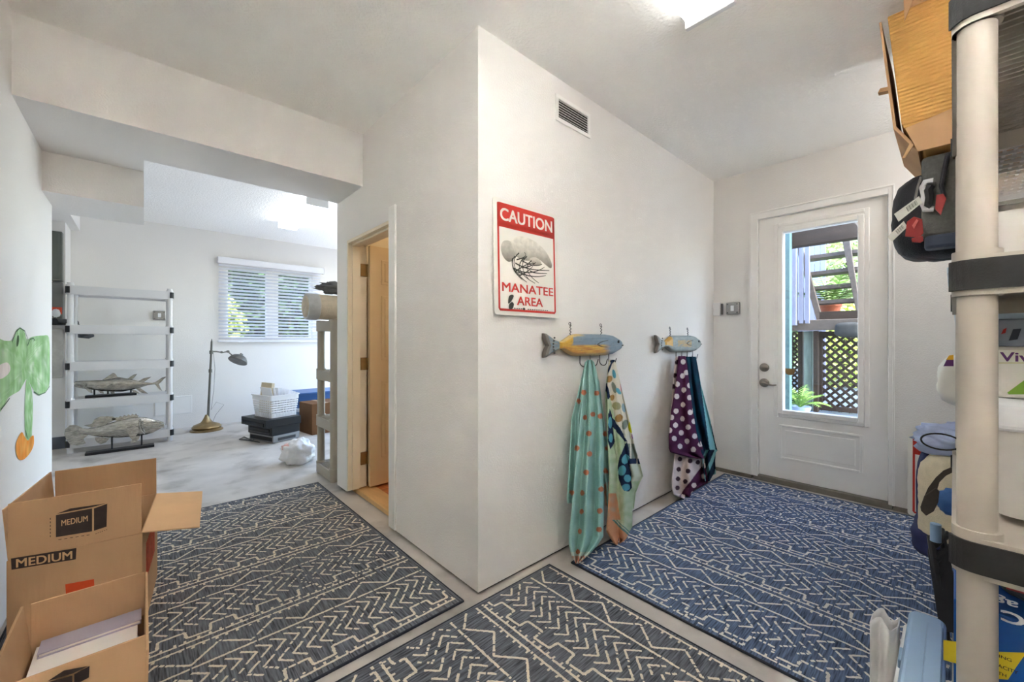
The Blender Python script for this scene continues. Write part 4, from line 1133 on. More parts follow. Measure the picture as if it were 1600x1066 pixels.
cb = thing('cardboard_box', 'small dark brown cardboard box behind the taupe shelf', 'box', (1.43, 4.98, 0), math.radians(8))
m = MB(); m.box(0, .36, 0, .34, .002, .36); m.build('body', mat('dark_kraft', S(112, 80, 54), .85, var=.08, scale=8, spec=.1), cb, bevel=.004)
m = MB(); m.box(.14, .19, -.001, .341, .355, .3615); m.build('tape', mat('tan_tape', S(150, 118, 84), .4), cb)
bg_ = thing('plastic_bag', 'crumpled white plastic bag on the garage floor beside the taupe shelf', 'bag', (1.02, 3.98, 0))
BAGM = mat('thin_white_plastic', S(222, 220, 220), .35, var=.06, scale=20, bump=.6, bscale=22)
m = MB(); blob(m, (0, 0, .085), (.14, .15, .115), .26, 2.0, 40, 28, zmin=.002, seed=3.0); m.build('bag', BAGM, bg_, smooth=True, sharp=0)
m = MB(); blob(m, (-.075, .02, .14), (.045, .04, .035), .4, 3, 18, 12, seed=9.0); m.build('pink_contents', mat('pink_cloth', S(222, 178, 170), .8, var=.1, scale=20), bg_, smooth=True, sharp=0)
# on the taupe shelf
rl = thing('rolled_rug', 'rolled cream and grey rug on top of the taupe shelf', 'rolled rug', (.93, 3.40, 1.36))
m = MB(); m.M = Matrix.Rotation(math.radians(90), 4, 'Y')
m.lathe([(.0, 0), (.03, -.004), (.075, -.01), (.095, .01), (.10, .05), (.098, .95), (.07, .97), (.0, .96)], 28); m.build('roll', mat('cream_rug', S(204, 190, 170), .9, var=.1, scale=30, bump=.3, bscale=200), rl, smooth=True, sharp=60)
m = MB(); m.M = Matrix.Rotation(math.radians(90), 4, 'Y'); m.lathe([(.102, .0), (.104, .02), (.104, .08), (.1005, .085)], 28); m.build('grey_end', mat('grey_rug_edge', S(188, 188, 190), .9, var=.1, scale=30), rl, smooth=True, sharp=60)
gc = MB(); blob(gc, (1.2, 3.40, 1.52), (.17, .08, .045), .5, 3.5, 32, 18, seed=2.0)
tag(gc.build('folded_cloth', mat('grey_fabric', S(112, 112, 112), .9, var=.1, scale=40), smooth=True, sharp=0), 'crumpled grey cloth lying on the rolled rug', 'cloth')
wb = thing('storage_bin', 'white woven bin on the third tier of the taupe shelf', 'bin', (1.17, 3.26, .471))
m = MB(); rprism(m, 0, .40, 0, .26, .03, 0, .16, taper=.015); m.build('body', mat('white_woven', S(214, 212, 208), .7, var=.08, scale=60, bump=.4, bscale=90), wb, smooth=True)
m = MB(); ring(m, -.006, .406, -.006, .266, .03, .01, .15, .168); m.build('rim', WHITEPL, wb)
nc = MB(); blob(nc, (1.33, 3.39, .695), (.16, .11, .06), .1, 2, 28, 16, p=2.4)
tag(nc.build('baseball_cap', mat('navy_cotton', S(50, 58, 84), .9, var=.1, scale=30), smooth=True, sharp=0), 'navy cap lying on the white woven bin', 'cap')
nb = MB(); blob(nb, (1.37, 3.39, .205), (.20, .13, .112), .12, 2.5, 30, 18, p=3.5, seed=4.0)
tag(nb.build('duffel_bag', mat('dark_navy_nylon', S(44, 46, 70), .6, var=.15, scale=20), smooth=True, sharp=0), 'dark navy bag on the lowest tier of the taupe shelf', 'bag')
# ================================================================== MOVING BOXES AT LEFT
def moving_box(name, label, x0, x1, y0, y1, h, flaps, z0=.0095, rz=0.0):
    w, d = x1-x0, y1-y0; T = .005; a_ = math.radians(rz)
    t = thing(name, label, 'box', (x1-w*math.cos(a_), y0-w*math.sin(a_), z0), a_, group='open moving boxes')
    for nm, b in (('front_panel', (0, w, 0, T, 0, h)), ('back_panel', (0, w, d-T, d, 0, h)), ('left_panel', (0, T, T, d-T, 0, h)), ('right_panel', (w-T, w, T, d-T, 0, h)), ('bottom_panel', (T, w-T, T, d-T, 0, T))):
        m = MB(); m.box(*b); m.build(nm, KRAFT, t, bevel=.001)
    for side, L_, ang in flaps:   # ang: 0 straight up, positive tilts outward
        m = MB(); a = math.radians(ang)
        if side == 'front': m.M = Matrix.Translation((0, T/2, h)) @ Matrix.Rotation(a, 4, 'X'); m.box(.003, w-.003, -T/2, T/2, .001, L_)
        if side == 'back': m.M = Matrix.Translation((0, d-T/2, h)) @ Matrix.Rotation(-a, 4, 'X'); m.box(.003, w-.003, -T/2, T/2, .001, L_)
        if side == 'left': m.M = Matrix.Translation((T/2, 0, h)) @ Matrix.Rotation(-a, 4, 'Y'); m.box(-T/2, T/2, .008, d-.008, .001, L_)
        if side == 'right': m.M = Matrix.Translation((w-T/2, 0, h)) @ Matrix.Rotation(a, 4, 'Y'); m.box(-T/2, T/2, .008, d-.008, .001, L_)
        m.build('flap', KRAFTI if side == 'right' and ang > 60 else KRAFT, t, bevel=.001)
    return t
BX0, BX1, BY0, BY1, BH = -.325, -.004, 2.0, 2.48, .378
b1 = moving_box('moving_box', 'taller open cardboard moving box standing behind the box of books', BX0, BX1, BY0, BY1, BH, [('front', .182, 0), ('back', .165, -2), ('left', .165, 4), ('right', .17, 99)], rz=-6.0)
def print_on(parent, Y, d, org):
    return lambda u, v: Vector((at(u, v, Y=Y).x-org[0], Y-d-org[1], at(u, v, Y=Y).z-org[2]))
org1 = (BX0, BY0, .0095)
pf = print_on(b1, BY0, .0012, org1)
m = MB()
def quadp(mb, P, mi=0): mb.add(P, [tuple(range(len(P)))], mi)
quadp(m, [pf(*p) for p in ((13, 897), (117, 877), (118, 859), (12, 879))])
quadp(m, [pf(*p) for p in ((85, 843), (143, 832), (143, 796), (85, 808))])
quadp(m, [pf(*p) for p in ((146, 831), (166, 824), (167, 788), (146, 796))])
quadp(m, [pf(*p) for p in ((86, 806), (143, 794), (165, 787.5), (108, 797))])
for (u0, v0, u1, v1) in ((76, 812, 76, 845), (88, 847, 142, 837), (148, 836, 168, 828)):
    a, b = pf(u0, v0), pf(u1, v1); dd = (b-a).normalized(); n_ = Vector((-dd.z, 0, dd.x))*.0009
    for k in range(6):
        q0, q1 = a.lerp(b, k/6+.02), a.lerp(b, k/6+.11); quadp(m, [q0-n_, q1-n_, q1+n_, q0+n_])
m.build('black_print', INK, b1)
m = MB(); quadp(m, [pf(*p) for p in ((101, 932), (100, 917), (146, 907), (147, 924))]); m.build('orange_print', ORANGE, b1)
m = MB()
def text_pix(mb, body, f, p0, p1, hv, thick, bold):
    a, b = f(*p0), f(*p1); c = f(p0[0], p0[1]-hv)
    text_into(mb, body, a, (b-a).normalized(), (0, 0, 1), (b-a).length, (c-a).length, thick, bold=bold)
pf2 = print_on(b1, BY0, .0016, org1)
text_pix(m, 'MEDIUM', pf2, (21, 893), (111, 876), 13, .0004, .02)
m.build('reversed_lettering', KRAFT2, b1); m = MB()
text_pix(m, 'MEDIUM', pf2, (94, 825), (136, 816), 9, .0004, .012)
m.build('reversed_lettering', KRAFT2, b1)
m = MB()
for a, b, c, d in ((.06, .16, .18, .30),):
    for k in range(4): m.box(BX1-BX0, BX1-BX0+.0012, .10+k*.07, .155+k*.07, .16, .30)
m.build('red_print', mat('red_box_ink', S(196, 92, 66), .8, var=.2, scale=40, spec=.1), b1)
CX0, CX1, CY0, CY1, CH = -.212, .006, 1.15, 1.56, .300
b2 = moving_box('moving_box', 'nearest open cardboard box with books in the bottom left corner', CX0, CX1, CY0, CY1, CH, [('front', .155, -3), ('back', .122, 0), ('left', .125, 6), ('right', .122, 1)])
org2 = (CX0, CY0, .0095)
pf = print_on(b2, CY0+.003, .001, org2)
m = MB(); quadp(m, [pf(*p) for p in ((72, 1085), (113, 1070), (113, 1055), (72, 1066))]); quadp(m, [pf(*p) for p in ((116, 1070), (139, 1058), (140, 1040), (116, 1053))]); quadp(m, [pf(*p) for p in ((74, 1064), (113, 1052), (138, 1040), (100, 1047))])
m.build('black_print', INK, b2)
m = MB()
for k in range(3): m.box(CX1-CX0, CX1-CX0+.0012, .04+k*.05, .08+k*.05, .14, .25)
m.build('red_print', MATS['red_box_ink'], b2)
zacc = .0165
for i, (th, cc, w0, y0, lab) in enumerate(((.13, S(196, 190, 178), .004, .24, 'thick pale book at the bottom of the open box'), (.115, S(228, 222, 210), .006, .245, 'thick cream book in the middle of the stack in the open box'), (.016, S(176, 62, 52), .002, .24, 'thin red book between two pale ones in the open box'), (.045, S(232, 228, 222), .004, .245, 'white book near the top of the stack in the open box'), (.012, S(176, 170, 186), .012, .335, 'thin lilac-grey book on top of the stack in the open box'))):
    bk = thing('book', lab, 'book', (CX0+.010+w0, CY0+y0, zacc), group='books in the open box')
    zacc += th+.0004; dp = .395-y0
    m = MB(); m.box(0, .185, 0, dp, 0, .003); m.box(0, .185, 0, dp, th-.003, th); m.box(.182, .185, 0, dp, .003, th-.003)
    m.build('cover', mat('book_cover_%d' % i, cc, .5, var=.04), bk)
    m = MB(); m.box(.003, .1815, .003, dp-.003, .003, th-.003); m.build('pages', mat('book_pages', S(236, 230, 220), .85, var=.08, scale=120, stretch=(.1, .1, 10)), bk)

# ================================================================== RACKS AT RIGHT
rk = resin_shelf('storage_rack', 'cream plastic rack with black edge bands at the right edge', 1.200, 2.08, -.455, .003, [1.258, .704, .16, 1.795], 1.83, RESIN, BLACKR, rim=.078, pr=.0285, deck_gap=.026, group='storage racks', zb=.0095, solid_deck=True)
WRACK = mat('white_rack_resin', S(224, 222, 220), .5, var=.02)
resin_shelf('storage_rack', 'white rack behind the cream one, close to the end wall', 2.10, 3.06, -.46, -.005, [1.80, 1.405, 1.105, .82, .24], 1.80, WRACK, WRACK, rim=.035, pr=.02, deck_gap=.025, group='storage racks', band=False, zb=.0095)

# cardboard box on top
tb = thing('cardboard_box', 'ribbed tan cardboard box on top of the racks at upper right', 'box', (2.15, -.30, 1.8005))
RIBK = mat('ribbed_cardboard', S(206, 158, 92), .8, var=.04, scale=6, bump=.8, bscale=1.0, spec=.15)
nt = RIBK.node_tree
wv = nt.nodes.new('ShaderNodeTexWave'); wv.bands_direction = 'Z'; wv.inputs['Scale'].default_value = 22; wv.inputs['Distortion'].default_value = .6
tcn = nt.nodes.new('ShaderNodeTexCoord'); nt.links.new(tcn.outputs['Object'], wv.inputs['Vector'])
bpn = [n for n in nt.nodes if n.type == 'BUMP'][0]; nt.links.new(wv.outputs['Fac'], bpn.inputs['Height']); bpn.inputs['Distance'].default_value = .004
m = MB(); m.prism([(0, .0, .0), (0, .375, .0), (0, .435, .12), (0, .475, .56), (0, 0, .56)], (.5, 0, 0)); m.build('body', RIBK, tb, bevel=.004)
m = MB(); m.prism([(.0, .385, .01), (.0, .45, .12), (.0, .492, .55), (.0, .499, .55), (.0, .458, .115), (.0, .39, .0)], (.5, 0, 0)); m.build('torn_side_flap', KRAFT, tb)
m = MB(); m.prism([(-.002, .28, .0), (-.002, .39, .0), (-.002, .425, .10), (-.002, .28, .13), (-.002, .0, .13), (-.002, 0, 0)], (-.006, 0, 0)); m.build('bottom_flap', KRAFT, tb, bevel=.001)
m = MB(); m.prism([(-.002, .40, .03), (-.002, .425, -.012), (-.004, .432, -.010), (-.002, .412, .04)], (-.004, 0, 0)); m.build('torn_strip', KRAFT2, tb)
m = MB(); m.prism([(-.12, .424, .60), (-.12, .420, .447), (-.12, .365, .60)], (.006, 0, 0)); m.prism([(-.12, .424, .596), (0, .424, .556), (0, .20, .556), (-.12, .20, .596)], (0, 0, .005)); m.build('front_flap', KRAFT, tb)
m = MB(); m.prism([(.1, .47, .33), (.1, .505, .335), (.1, .512, .32), (.1, .478, .315)], (.03, 0, 0)); m.build('torn_tab', KRAFT2, tb)

# backpack with tags
bp_ = thing('backpack', 'black and grey travel backpack with red luggage tags on the white rack', 'backpack', (2.25, -.08, 1.4105))
NAVYN = mat('black_nylon', S(34, 36, 42), .55, var=.12, scale=30, bump=.3, bscale=200)
GREYC = mat('heather_grey_fabric', S(112, 112, 108), .9, var=.14, scale=90, bump=.3, bscale=300)
m = MB(); blob(m, (.14, .125, .185), (.17, .13, .175), .06, 2, 40, 28, p=3.2, seed=1.0); m.build('main_compartment', NAVYN, bp_, smooth=True, sharp=0)
m = MB(); rprism(m, -.075, -.005, .02, .163, .02, .07, .375); m.build('front_pocket', GREYC, bp_, bevel=.012)
m = MB(); rprism(m, -.085, -.01, .02, .155, .02, .025, .075); m.build('lower_pocket', mat('slate_blue_nylon', S(74, 84, 104), .55, var=.08), bp_, bevel=.01)
def BP(u, v, X): return at(u, v, X=X)-Vector((2.25, -.08, 1.4105))
hp = [BP(u, v, 2.155) for u, v in ((1458, 282), (1446, 284), (1442, 292), (1445, 305), (1443, 318), (1446, 327), (1459, 326))]
m = MB(); m.tube(hp, .011, 8); m.build('handle_frame', WHITEPL, bp_, smooth=True)
m = MB(); m.tube([BP(u, v, 2.150) for u, v in ((1455, 290), (1450, 297), (1452, 308), (1450, 320), (1456, 322))], .013, 8); m.build('handle_grip', BLACK, bp_, smooth=True)
m = MB(); m.tube([BP(u, v, 2.16) for u, v in ((1482, 238), (1476, 262), (1471, 290), (1475, 308))], .007, 8); m.build('strap', NAVYN, bp_, smooth=True)
m = MB(); m.tube([BP(u, v, 2.14) for u, v in ((1439, 276), (1434, 292), (1430, 310))], .004, 6); m.build('zip_pull', STEEL, bp_, smooth=True)
REDT = mat('red_luggage_tag', S(158, 24, 24), .35, var=.05)
for k, poly in enumerate((((1417, 346), (1428, 338), (1441, 342), (1443, 364), (1436, 371), (1414, 369)), ((1424, 372), (1442, 368), (1443, 376), (1438, 379), (1425, 378)), ((1463, 304), (1474, 302), (1479, 310), (1470, 336), (1461, 326)))):
    m = MB(); m.prism([BP(u, v, 2.13-.004*k) for u, v in poly], (.004, 0, 0)); m.build('luggage_tag', REDT, bp_, bevel=.001)
m = MB(); m.prism([BP(u, v, 2.122) for u, v in ((1425, 352), (1432, 342), (1435, 344), (1428, 357))], (.002, 0, 0)); m.build('tag_slot', mat('pale_red', S(214, 96, 90), .4), bp_)
TAGP = mat('airline_tag_paper', S(214, 212, 204), .6, var=.06, scale=20)
for k, poly in enumerate((((1397, 334), (1436, 306), (1441, 316), (1404, 346)), ((1386, 370), (1412, 345), (1418, 354), (1394, 377)))):
    m = MB(); m.prism([BP(u, v, 2.126+.01*k) for u, v in poly], (.0012, 0, 0)); to = m.build('airline_tag', TAGP, bp_)
    m = MB(); a, b, c, d = [BP(u, v, 2.1255+.01*k) for u, v in poly]
    for i in range(12):
        s0 = .45+.035*i; s1 = s0+(.012 if i % 3 else .022)
        P0, P1 = a.lerp(b, s0), a.lerp(b, s1); Q0, Q1 = d.lerp(c, s0), d.lerp(c, s1)
        quadp(m, [P0.lerp(Q0, .2), P1.lerp(Q1, .2), P1.lerp(Q1, .8), P0.lerp(Q0, .8)])
    m.build('barcode', INK, to)

gt = thing('storage_tray', 'pale deep tray beside the backpack on the white rack', 'tray', (2.18, -.44, 1.4105))
m = MB(); ring(m, 0, .55, 0, .34, .03, .006, .006, .15); rprism(m, 0, .55, 0, .34, .03, 0, .007); m.build('tray', mat('warm_pale_plastic', S(206, 200, 190), .4, var=.03), gt, smooth=True)
m = MB(); ring(m, -.012, .562, -.012, .352, .035, .012, .145, .158); m.build('rim', MATS['warm_pale_plastic'], gt)
# blue tote on the white rack, paper goods, beach bag and strap
lb = thing('storage_tote', 'light blue tote edge beside the tall rack post', 'storage tote', (2.20, -.42, 1.106))
m = MB(); rprism(m, 0, .55, 0, .425, .02, 0, .235, taper=.012); m.build('body', mat('icy_blue_plastic', S(190, 208, 222), .35, var=.03), lb, smooth=True)
m = MB(); rprism(m, -.012, .562, -.01, .437, .02, .234, .258); m.build('lid', MATS['icy_blue_plastic'], lb, bevel=.003)
VIVM = mat('paper_towel_wrap', S(226, 222, 212), .35, var=.05, scale=8)
vp = thing('paper_towel_pack', 'wrapped paper towel pack poking out left of the rack post', 'paper towels', (2.30, -.13, .8205))
m = MB(); blob(m, (.12, .0, .11), (.15, .175, .112), .05, 3, 36, 22, p=3.5, seed=6.0); m.build('pack', VIVM, vp, smooth=True, sharp=0)
m = MB(); quadp(m, [at(u, v, X=2.262)-Vector((2.30, -.13, .8205)) for u, v in ((1474, 572), (1482, 556), (1490, 556), (1490, 572))]); m.build('purple_print', mat('violet_ink', S(96, 44, 110), .5), vp)
m = MB(); quadp(m, [at(u, v, X=2.2615)-Vector((2.30, -.13, .8205)) for u, v in ((1478, 562), (1483, 555), (1490, 554), (1490, 562))]); m.build('yellow_print', mat('yellow_ink', S(236, 180, 46), .5), vp)
bb = thing('beach_bag', 'beige and navy beach bag with pale blue towel on the lower rack', 'bag', (2.22, -.12, .2405))
m = MB(); blob(m, (.15, .02, .215), (.17, .20, .21), .05, 2, 36, 26, p=4, seed=2.0); m.build('canvas_body', mat('cream_canvas', S(224, 212, 184), .85, var=.06, scale=40, bump=.3, bscale=300), bb, smooth=True, sharp=0)
m = MB(); blob(m, (.16, .02, .06), (.185, .217, .065), .05, 2, 36, 18, p=4, seed=2.5); m.build('navy_base', mat('navy_canvas', S(44, 50, 92), .85, var=.1, scale=40), bb, smooth=True, sharp=0)
m = MB(); blob(m, (.15, .19, .21), (.10, .035, .19), .06, 2, 22, 18, p=3, seed=2.7); m.build('navy_side', MATS['navy_canvas'], bb, smooth=True, sharp=0)
m = MB(); blob(m, (.12, .10, .46), (.11, .13, .06), .35, 3, 34, 20, p=2.5, seed=8.0); m.build('pale_blue_towel', mat('pale_blue_terry', S(176, 188, 222), .9, var=.12, scale=14), bb, smooth=True, sharp=0)
m = MB(); xlathe(m, -.02, .09, .29, [(.022, -.004), (.024, .004), (.016, .012), (.002, .014)]); m.build('snap', STEEL, bb, smooth=True)
cr = MB(); cc = (at(1470, 690, X=2.02))
cr.tube([(2.02, cc.y+.048*math.cos(q/24*6.283), cc.z+.027*math.sin(q/24*6.283)) for q in range(24)], .0028, 6, closed=True)
cr.tube([(2.02, cc.y-.044, cc.z-.004), (2.04, cc.y-.07, cc.z-.01), (2.05, cc.y-.09, .702)], .0028, 6)
tag(cr.build('cable_loop', BLACK, smooth=True), 'thin black cable loop above the beach bag', 'cable')
sp = thing('webbing_strap', 'wide dark brown webbing strap end hanging by the beach bag', 'strap', tuple(at(1490, 735, X=1.95)))
so_ = at(1490, 735, X=1.95)
WEB = mat('brown_black_webbing', S(70, 62, 54), .7, var=.1, scale=60)
def SP(u, v, X): return at(u, v, X=X)-so_
m = MB()
left = [SP(u, v, 1.93) for u, v in ((1500, 727), (1488, 729), (1474, 735), (1462, 746), (1450, 762), (1444, 776))]; right_ = [SP(u, v, 1.93) for u, v in ((1500, 735), (1490, 737), (1478, 743), (1468, 753), (1464, 766), (1466, 772))]
V = []; F = []
for a, b in zip(left, right_): V += [a, b]
for i in range(len(left)-1): F.append((2*i, 2*i+2, 2*i+3, 2*i+1))
m.add(V, F); m.build('strap', WEB, sp, solid=.004)
m = MB(); m.prism([SP(u, v, 1.925) for u, v in ((1444, 775), (1462, 762), (1468, 768), (1466, 785), (1459, 799), (1447, 806), (1439, 798), (1438, 792))], (.008, 0, 0)); m.build('pad_end', WEB, sp, bevel=.002)
bc = MB(); p = at(1474, 782, X=2.05); blob(bc, (2.055, p.y-.05, p.z), (.03, .075, .05), .25, 4, 24, 16, seed=3.3)
tag(bc.build('blue_cloth', mat('mid_blue_cloth', S(72, 116, 178), .8, var=.12, scale=30), smooth=True, sharp=0), 'bunched mid blue cloth beside the strap end', 'cloth')

# black folding step leaning under the racks
bs_ = thing('folding_step', 'black ribbed folding step leaning below the beach bag', 'step stool', (1.90, 0, 0))
FST = mat('satin_black_steel', S(52, 52, 54), .4, metal=.3, var=.1, scale=20)
def FSP(u, v, X): return at(u, v, X=X)-Vector((1.90, 0, 0))
m = MB(); m.tube([FSP(1454, 838, 2.02), FSP(1480, 1010, 1.80)], .010, 8); m.build('rail', FST, bs_, smooth=True)
m = MB(); m.tube([FSP(1470, 826, 2.08), FSP(1498, 990, 1.84)], .010, 8); m.build('rail', FST, bs_, smooth=True)
for k in range(6):
    a = FSP(1454, 838, 2.02).lerp(FSP(1480, 1010, 1.80), .10+.14*k); b = FSP(1470, 826, 2.08).lerp(FSP(1498, 990, 1.84), .10+.14*k)
    m = MB(); m.tube([a, b, b+(b-a)*.5], .012, 8); m.build('rung', FST, bs_, smooth=True)
m = MB(); a = FSP(1449, 862, 1.98); b = FSP(1468, 985, 1.80); m.prism([a, a+Vector((.02, -.05, 0)), b+Vector((.02, -.05, 0)), b], (.015, 0, .01)); m.build('side_plate', FST, bs_, bevel=.003)
m = MB(); a = FSP(1462, 832, 2.0); m.cyl(a+Vector((0, 0, -.03)), a+Vector((0, 0, .03)), .014); m.build('blue_cap', mat('pale_blue_cap', S(150, 182, 214), .4), bs_, smooth=True)

# cooler and white bag on the floor
ck = thing('storage_case', 'slim white case with a light blue lid standing beside the rack', 'storage case', (1.05, .012, .0105))
LBLU = mat('light_blue_lid_plastic', S(138, 164, 190), .42, var=.04, scale=6)
m = MB(); rprism(m, .006, .494, .002, .080, .02, 0, .305, taper=.004); m.build('body', mat('cooler_white', S(232, 232, 230), .45, var=.02), ck, smooth=True)
m = MB(); rprism(m, .0, .50, .0, .070, .025, .300, .350); m.build('lid', LBLU, ck, bevel=.010, seg=3)
m = MB(); rprism(m, .05, .45, .006, .034, .008, .349, .354); m.build('lid_ridge', LBLU, ck, bevel=.003)
m = MB(); m.box(.27, .33, .068, .078, .26, .325); m.build('latch', LBLU, ck, bevel=.003)
wbag = thing('paper_sack', 'folded white paper sack standing left of the slim case', 'paper sack', (1.46, .120, .0105))
def wfn(i, j, off=0): return (-.02+.012*math.sin(i*9+j*2)+off, -.022+.052*i+.004*noise.noise((i*4, j*3, off)), .335*j-.008*math.sin(i*7))
m = MB(); m.grid(wfn, 16, 24); m.grid(lambda i, j: wfn(i, j, .05+.012*math.sin(j*3)), 16, 24)
m.grid(lambda i, j: (lambda a, b: tuple(lerp(p, q, i) for p, q in zip(a, b)))(wfn(1, j), wfn(1, j, .05+.012*math.sin(j*3))), 6, 24)
m.grid(lambda i, j: (lambda a, b: tuple(lerp(p, q, i) for p, q in zip(a, b)))(wfn(0, j), wfn(0, j, .05+.012*math.sin(j*3))), 6, 24)
m.build('sack', mat('white_paper_sack', S(222, 221, 220), .8, var=.05, scale=6, bump=.4, bscale=14), wbag, smooth=True, sharp=0, solid=.002)

# blue and yellow carton on the lowest tier of the cream rack
by = thing('product_carton', 'blue carton with yellow flash on the cream rack, lowest tier', 'carton', (1.285, -.425, .1605))
BLUE = mat('carton_blue', S(22, 88, 170), .4, var=.05, scale=4); YELL = mat('carton_yellow', S(232, 206, 44), .4, var=.03); WINK = mat('carton_white', S(232, 232, 236), .5)
m = MB(); m.box(0, .44, 0, .425, 0, .375); m.build('carton', BLUE, by, bevel=.003)
def BY(u, v, d=.001): return at(u, v, X=1.285-d)-Vector((1.285, -.425, .1605))
m = MB(); quadp(m, [BY(*p) for p in ((1474, 1000), (1490, 1003), (1490, 1034), (1474, 1031))][::-1])
p0 = BY(1553, 1018); p1 = BY(1553, 1060); p2 = BY(1575, 1062); p3 = BY(1600, 1025); p4 = BY(1612, 1020)
quadp(m, [p0, p1, p2, BY(1588, 1042), p3, p4][::-1]); quadp(m, [BY(1474, 1000, .0008), BY(1474, 1031, .0008), BY(1560, 1055, .0008), BY(1560, 1010, .0008)])
m.build('yellow_flash', YELL, by)
m = MB()
text_into(m, 'ING', BY(1561, 1027, .0012), (0, -1, 0), (0, 0, 1), .016, .006, .0003, bold=.01)
text_into(m, 'ACITY', BY(1559, 1042, .0012), (0, -1, 0), (0, 0, 1), .026, .007, .0003, bold=.01)
text_into(m, 'TH', BY(1559, 1053, .0012), (0, -1, 0), (0, 0, 1), .011, .006, .0003, bold=.01)
m.build('dark_lettering', INK, by)
m = MB()
text_into(m, 'CH', BY(1600, 963, .0012), (0, 1, 0), (0, 0, -1), .060, .022, .0003, bold=.03)
text_into(m, 'age', BY(1590, 937, .0012), (0, 1, 0), (0, 0, -1), .050, .016, .0003, bold=.02)
m.build('white_lettering', WINK, by)
bkb = thing('tool_bag', 'black bag with a red label above the blue carton', 'bag', (1.30, -.41, .5365))
m = MB(); blob(m, (.20, .19, .045), (.19, .17, .043), .1, 3, 30, 16, p=3.5); m.build('bag', NAVYN, bkb, smooth=True, sharp=0)
m = MB(); p = at(1590, 921, X=1.305)-Vector((1.30, -.41, .5365)); m.M = Matrix.Translation((p.x, p.y, p.z)); m.box(-.002, .03, -.05, .015, -.006, .012); m.build('red_label', mat('deep_red_label', S(150, 40, 44), .6), bkb, bevel=.003)

# white bin with lid, pack and printed box on the middle tier
wb2 = thing('storage_bin', 'translucent white bin with a white lid on the cream rack', 'bin', (1.34, -.425, .7165))
m = MB(); rprism(m, .0, .52, .0, .375, .03, 0, .185, taper=.014); m.build('body', mat('cloudy_white_plastic', S(204, 200, 194), .35, var=.05, scale=4), wb2, smooth=True)
m = MB(); rprism(m, -.012, .532, -.012, .388, .035, .184, .245); m.build('lid', WHITEPL, wb2, bevel=.012, seg=3)
for k in range(3):
    m = MB(); m.box(-.002, .010, .10+.09*k, .106+.09*k, .02, .17); m.build('rib', MATS['cloudy_white_plastic'], wb2, bevel=.002)
vv = thing('paper_towel_pack', 'paper towel pack with purple lettering on the white bin lid', 'paper towels', (1.42, -.42, .9622))
m = MB(); rprism(m, .0, .30, .0, .37, .03, 0, .115); m.build('pack', VIVM, vv, bevel=.015, seg=3)
def VV(u, v, d=.001): return at(u, v, X=1.42-d)-Vector((1.42, -.42, .9622))
m = MB(); a = VV(1563, 564); b = VV(1625, 564)
text_into(m, 'Viva', a, (0, -1, 0), (0, 0, 1), (b-a).length, .020, .0003, bold=.02); m.build('purple_lettering', MATS['violet_ink'], vv)
m = MB(); quadp(m, [VV(*p) for p in ((1574, 613), (1600, 594), (1625, 585), (1625, 616), (1576, 616))][::-1]); m.build('green_print', mat('lime_green_ink', S(132, 176, 60), .5), vv)
m = MB(); quadp(m, [VV(*p) for p in ((1558, 567.5), (1640, 567.5), (1640, 566), (1558, 566))][::-1]); m.build('tan_print', mat('tan_ink', S(196, 190, 140), .6), vv)
pb_ = thing('printed_box', 'grey and dark printed box lying on the paper towel pack', 'box', (1.43, -.42, 1.0778))
m = MB(); m.box(0, .28, 0, .365, 0, .062); m.build('box', mat('steel_blue_print', S(128, 138, 152), .45, var=.25, scale=12), pb_, bevel=.003)
def PB(u, v): return at(u, v, X=1.4285)-Vector((1.43, -.42, 1.0778))
m = MB(); quadp(m, [PB(*p) for p in ((1576, 532), (1583, 514), (1596, 513), (1590, 530))][::-1]); m.build('dark_print', mat('dark_blue_print', S(44, 50, 64), .5), pb_)
m = MB(); quadp(m, [PB(*p) for p in ((1564, 522), (1568, 514), (1573, 512), (1571, 520))][::-1]); m.build('red_print', REDT, pb_)
# grey tray on the upper tier of the cream rack
gt = thing('storage_tray', 'pale plastic tray with slots on the upper tier of the cream rack', 'tray', (1.42, -.42, 1.2705))
m = MB(); ring(m, 0, .5, 0, .37, .03, .006, .006, .11); rprism(m, 0, .5, 0, .37, .03, 0, .007); m.build('tray', mat('pale_grey_plastic', S(198, 194, 188), .4, var=.03), gt, smooth=True)
for k in range(4):
    m = MB(); m.box(.08+.1*k, .086+.1*k, .01, .36, .007, .09); m.build('divider', MATS['pale_grey_plastic'], gt)

# ================================================================== OUTSIDE
GROUND = mat('leafy_ground', S(112, 112, 104), .9, var=.3, scale=3, bump=.5, bscale=20, world=True)
m = MB(); m.box(-14, 24, -14, 24, -.40, -.16)
tag(m.build('ground', GROUND), 'ground around the house', 'ground', kind='structure')
m = MB(); m.box(XGR+.12, 9.0, 3.2, 9.5, -.16, -.02)
tag(m.build('driveway', mat('pale_concrete_drive', S(222, 217, 208), .8, var=.06, scale=2, world=True)), 'pale concrete driveway outside the garage', 'driveway', kind='structure')
m = MB(); m.box(4.45, 14.0, -1.5, 3.0, -.16, .34)
tag(m.build('patio', mat('wet_slate_paving', S(92, 100, 112), .5, var=.25, scale=4, bump=.2, bscale=15, world=True)), 'dark slate paving under the outdoor stairs', 'paving', kind='structure')
DECK = mat('weathered_deck_wood', S(92, 82, 74), .8, var=.25, scale=4, stretch=(1, 6, 6), bump=.2, bscale=30)
DARKW = mat('dark_brown_wood', S(50, 37, 27), .75, var=.25, scale=4, stretch=(6, 1, 6), bump=.2, bscale=30)
GREENW = mat('mossy_wood_post', S(128, 138, 128), .85, var=.25, scale=5, stretch=(6, 6, 1))
AQUA = mat('aqua_house_paint', S(82, 108, 108), .7, var=.06, scale=5)
LAV = mat('white_rail_paint', S(130, 132, 150), .5, var=.03)
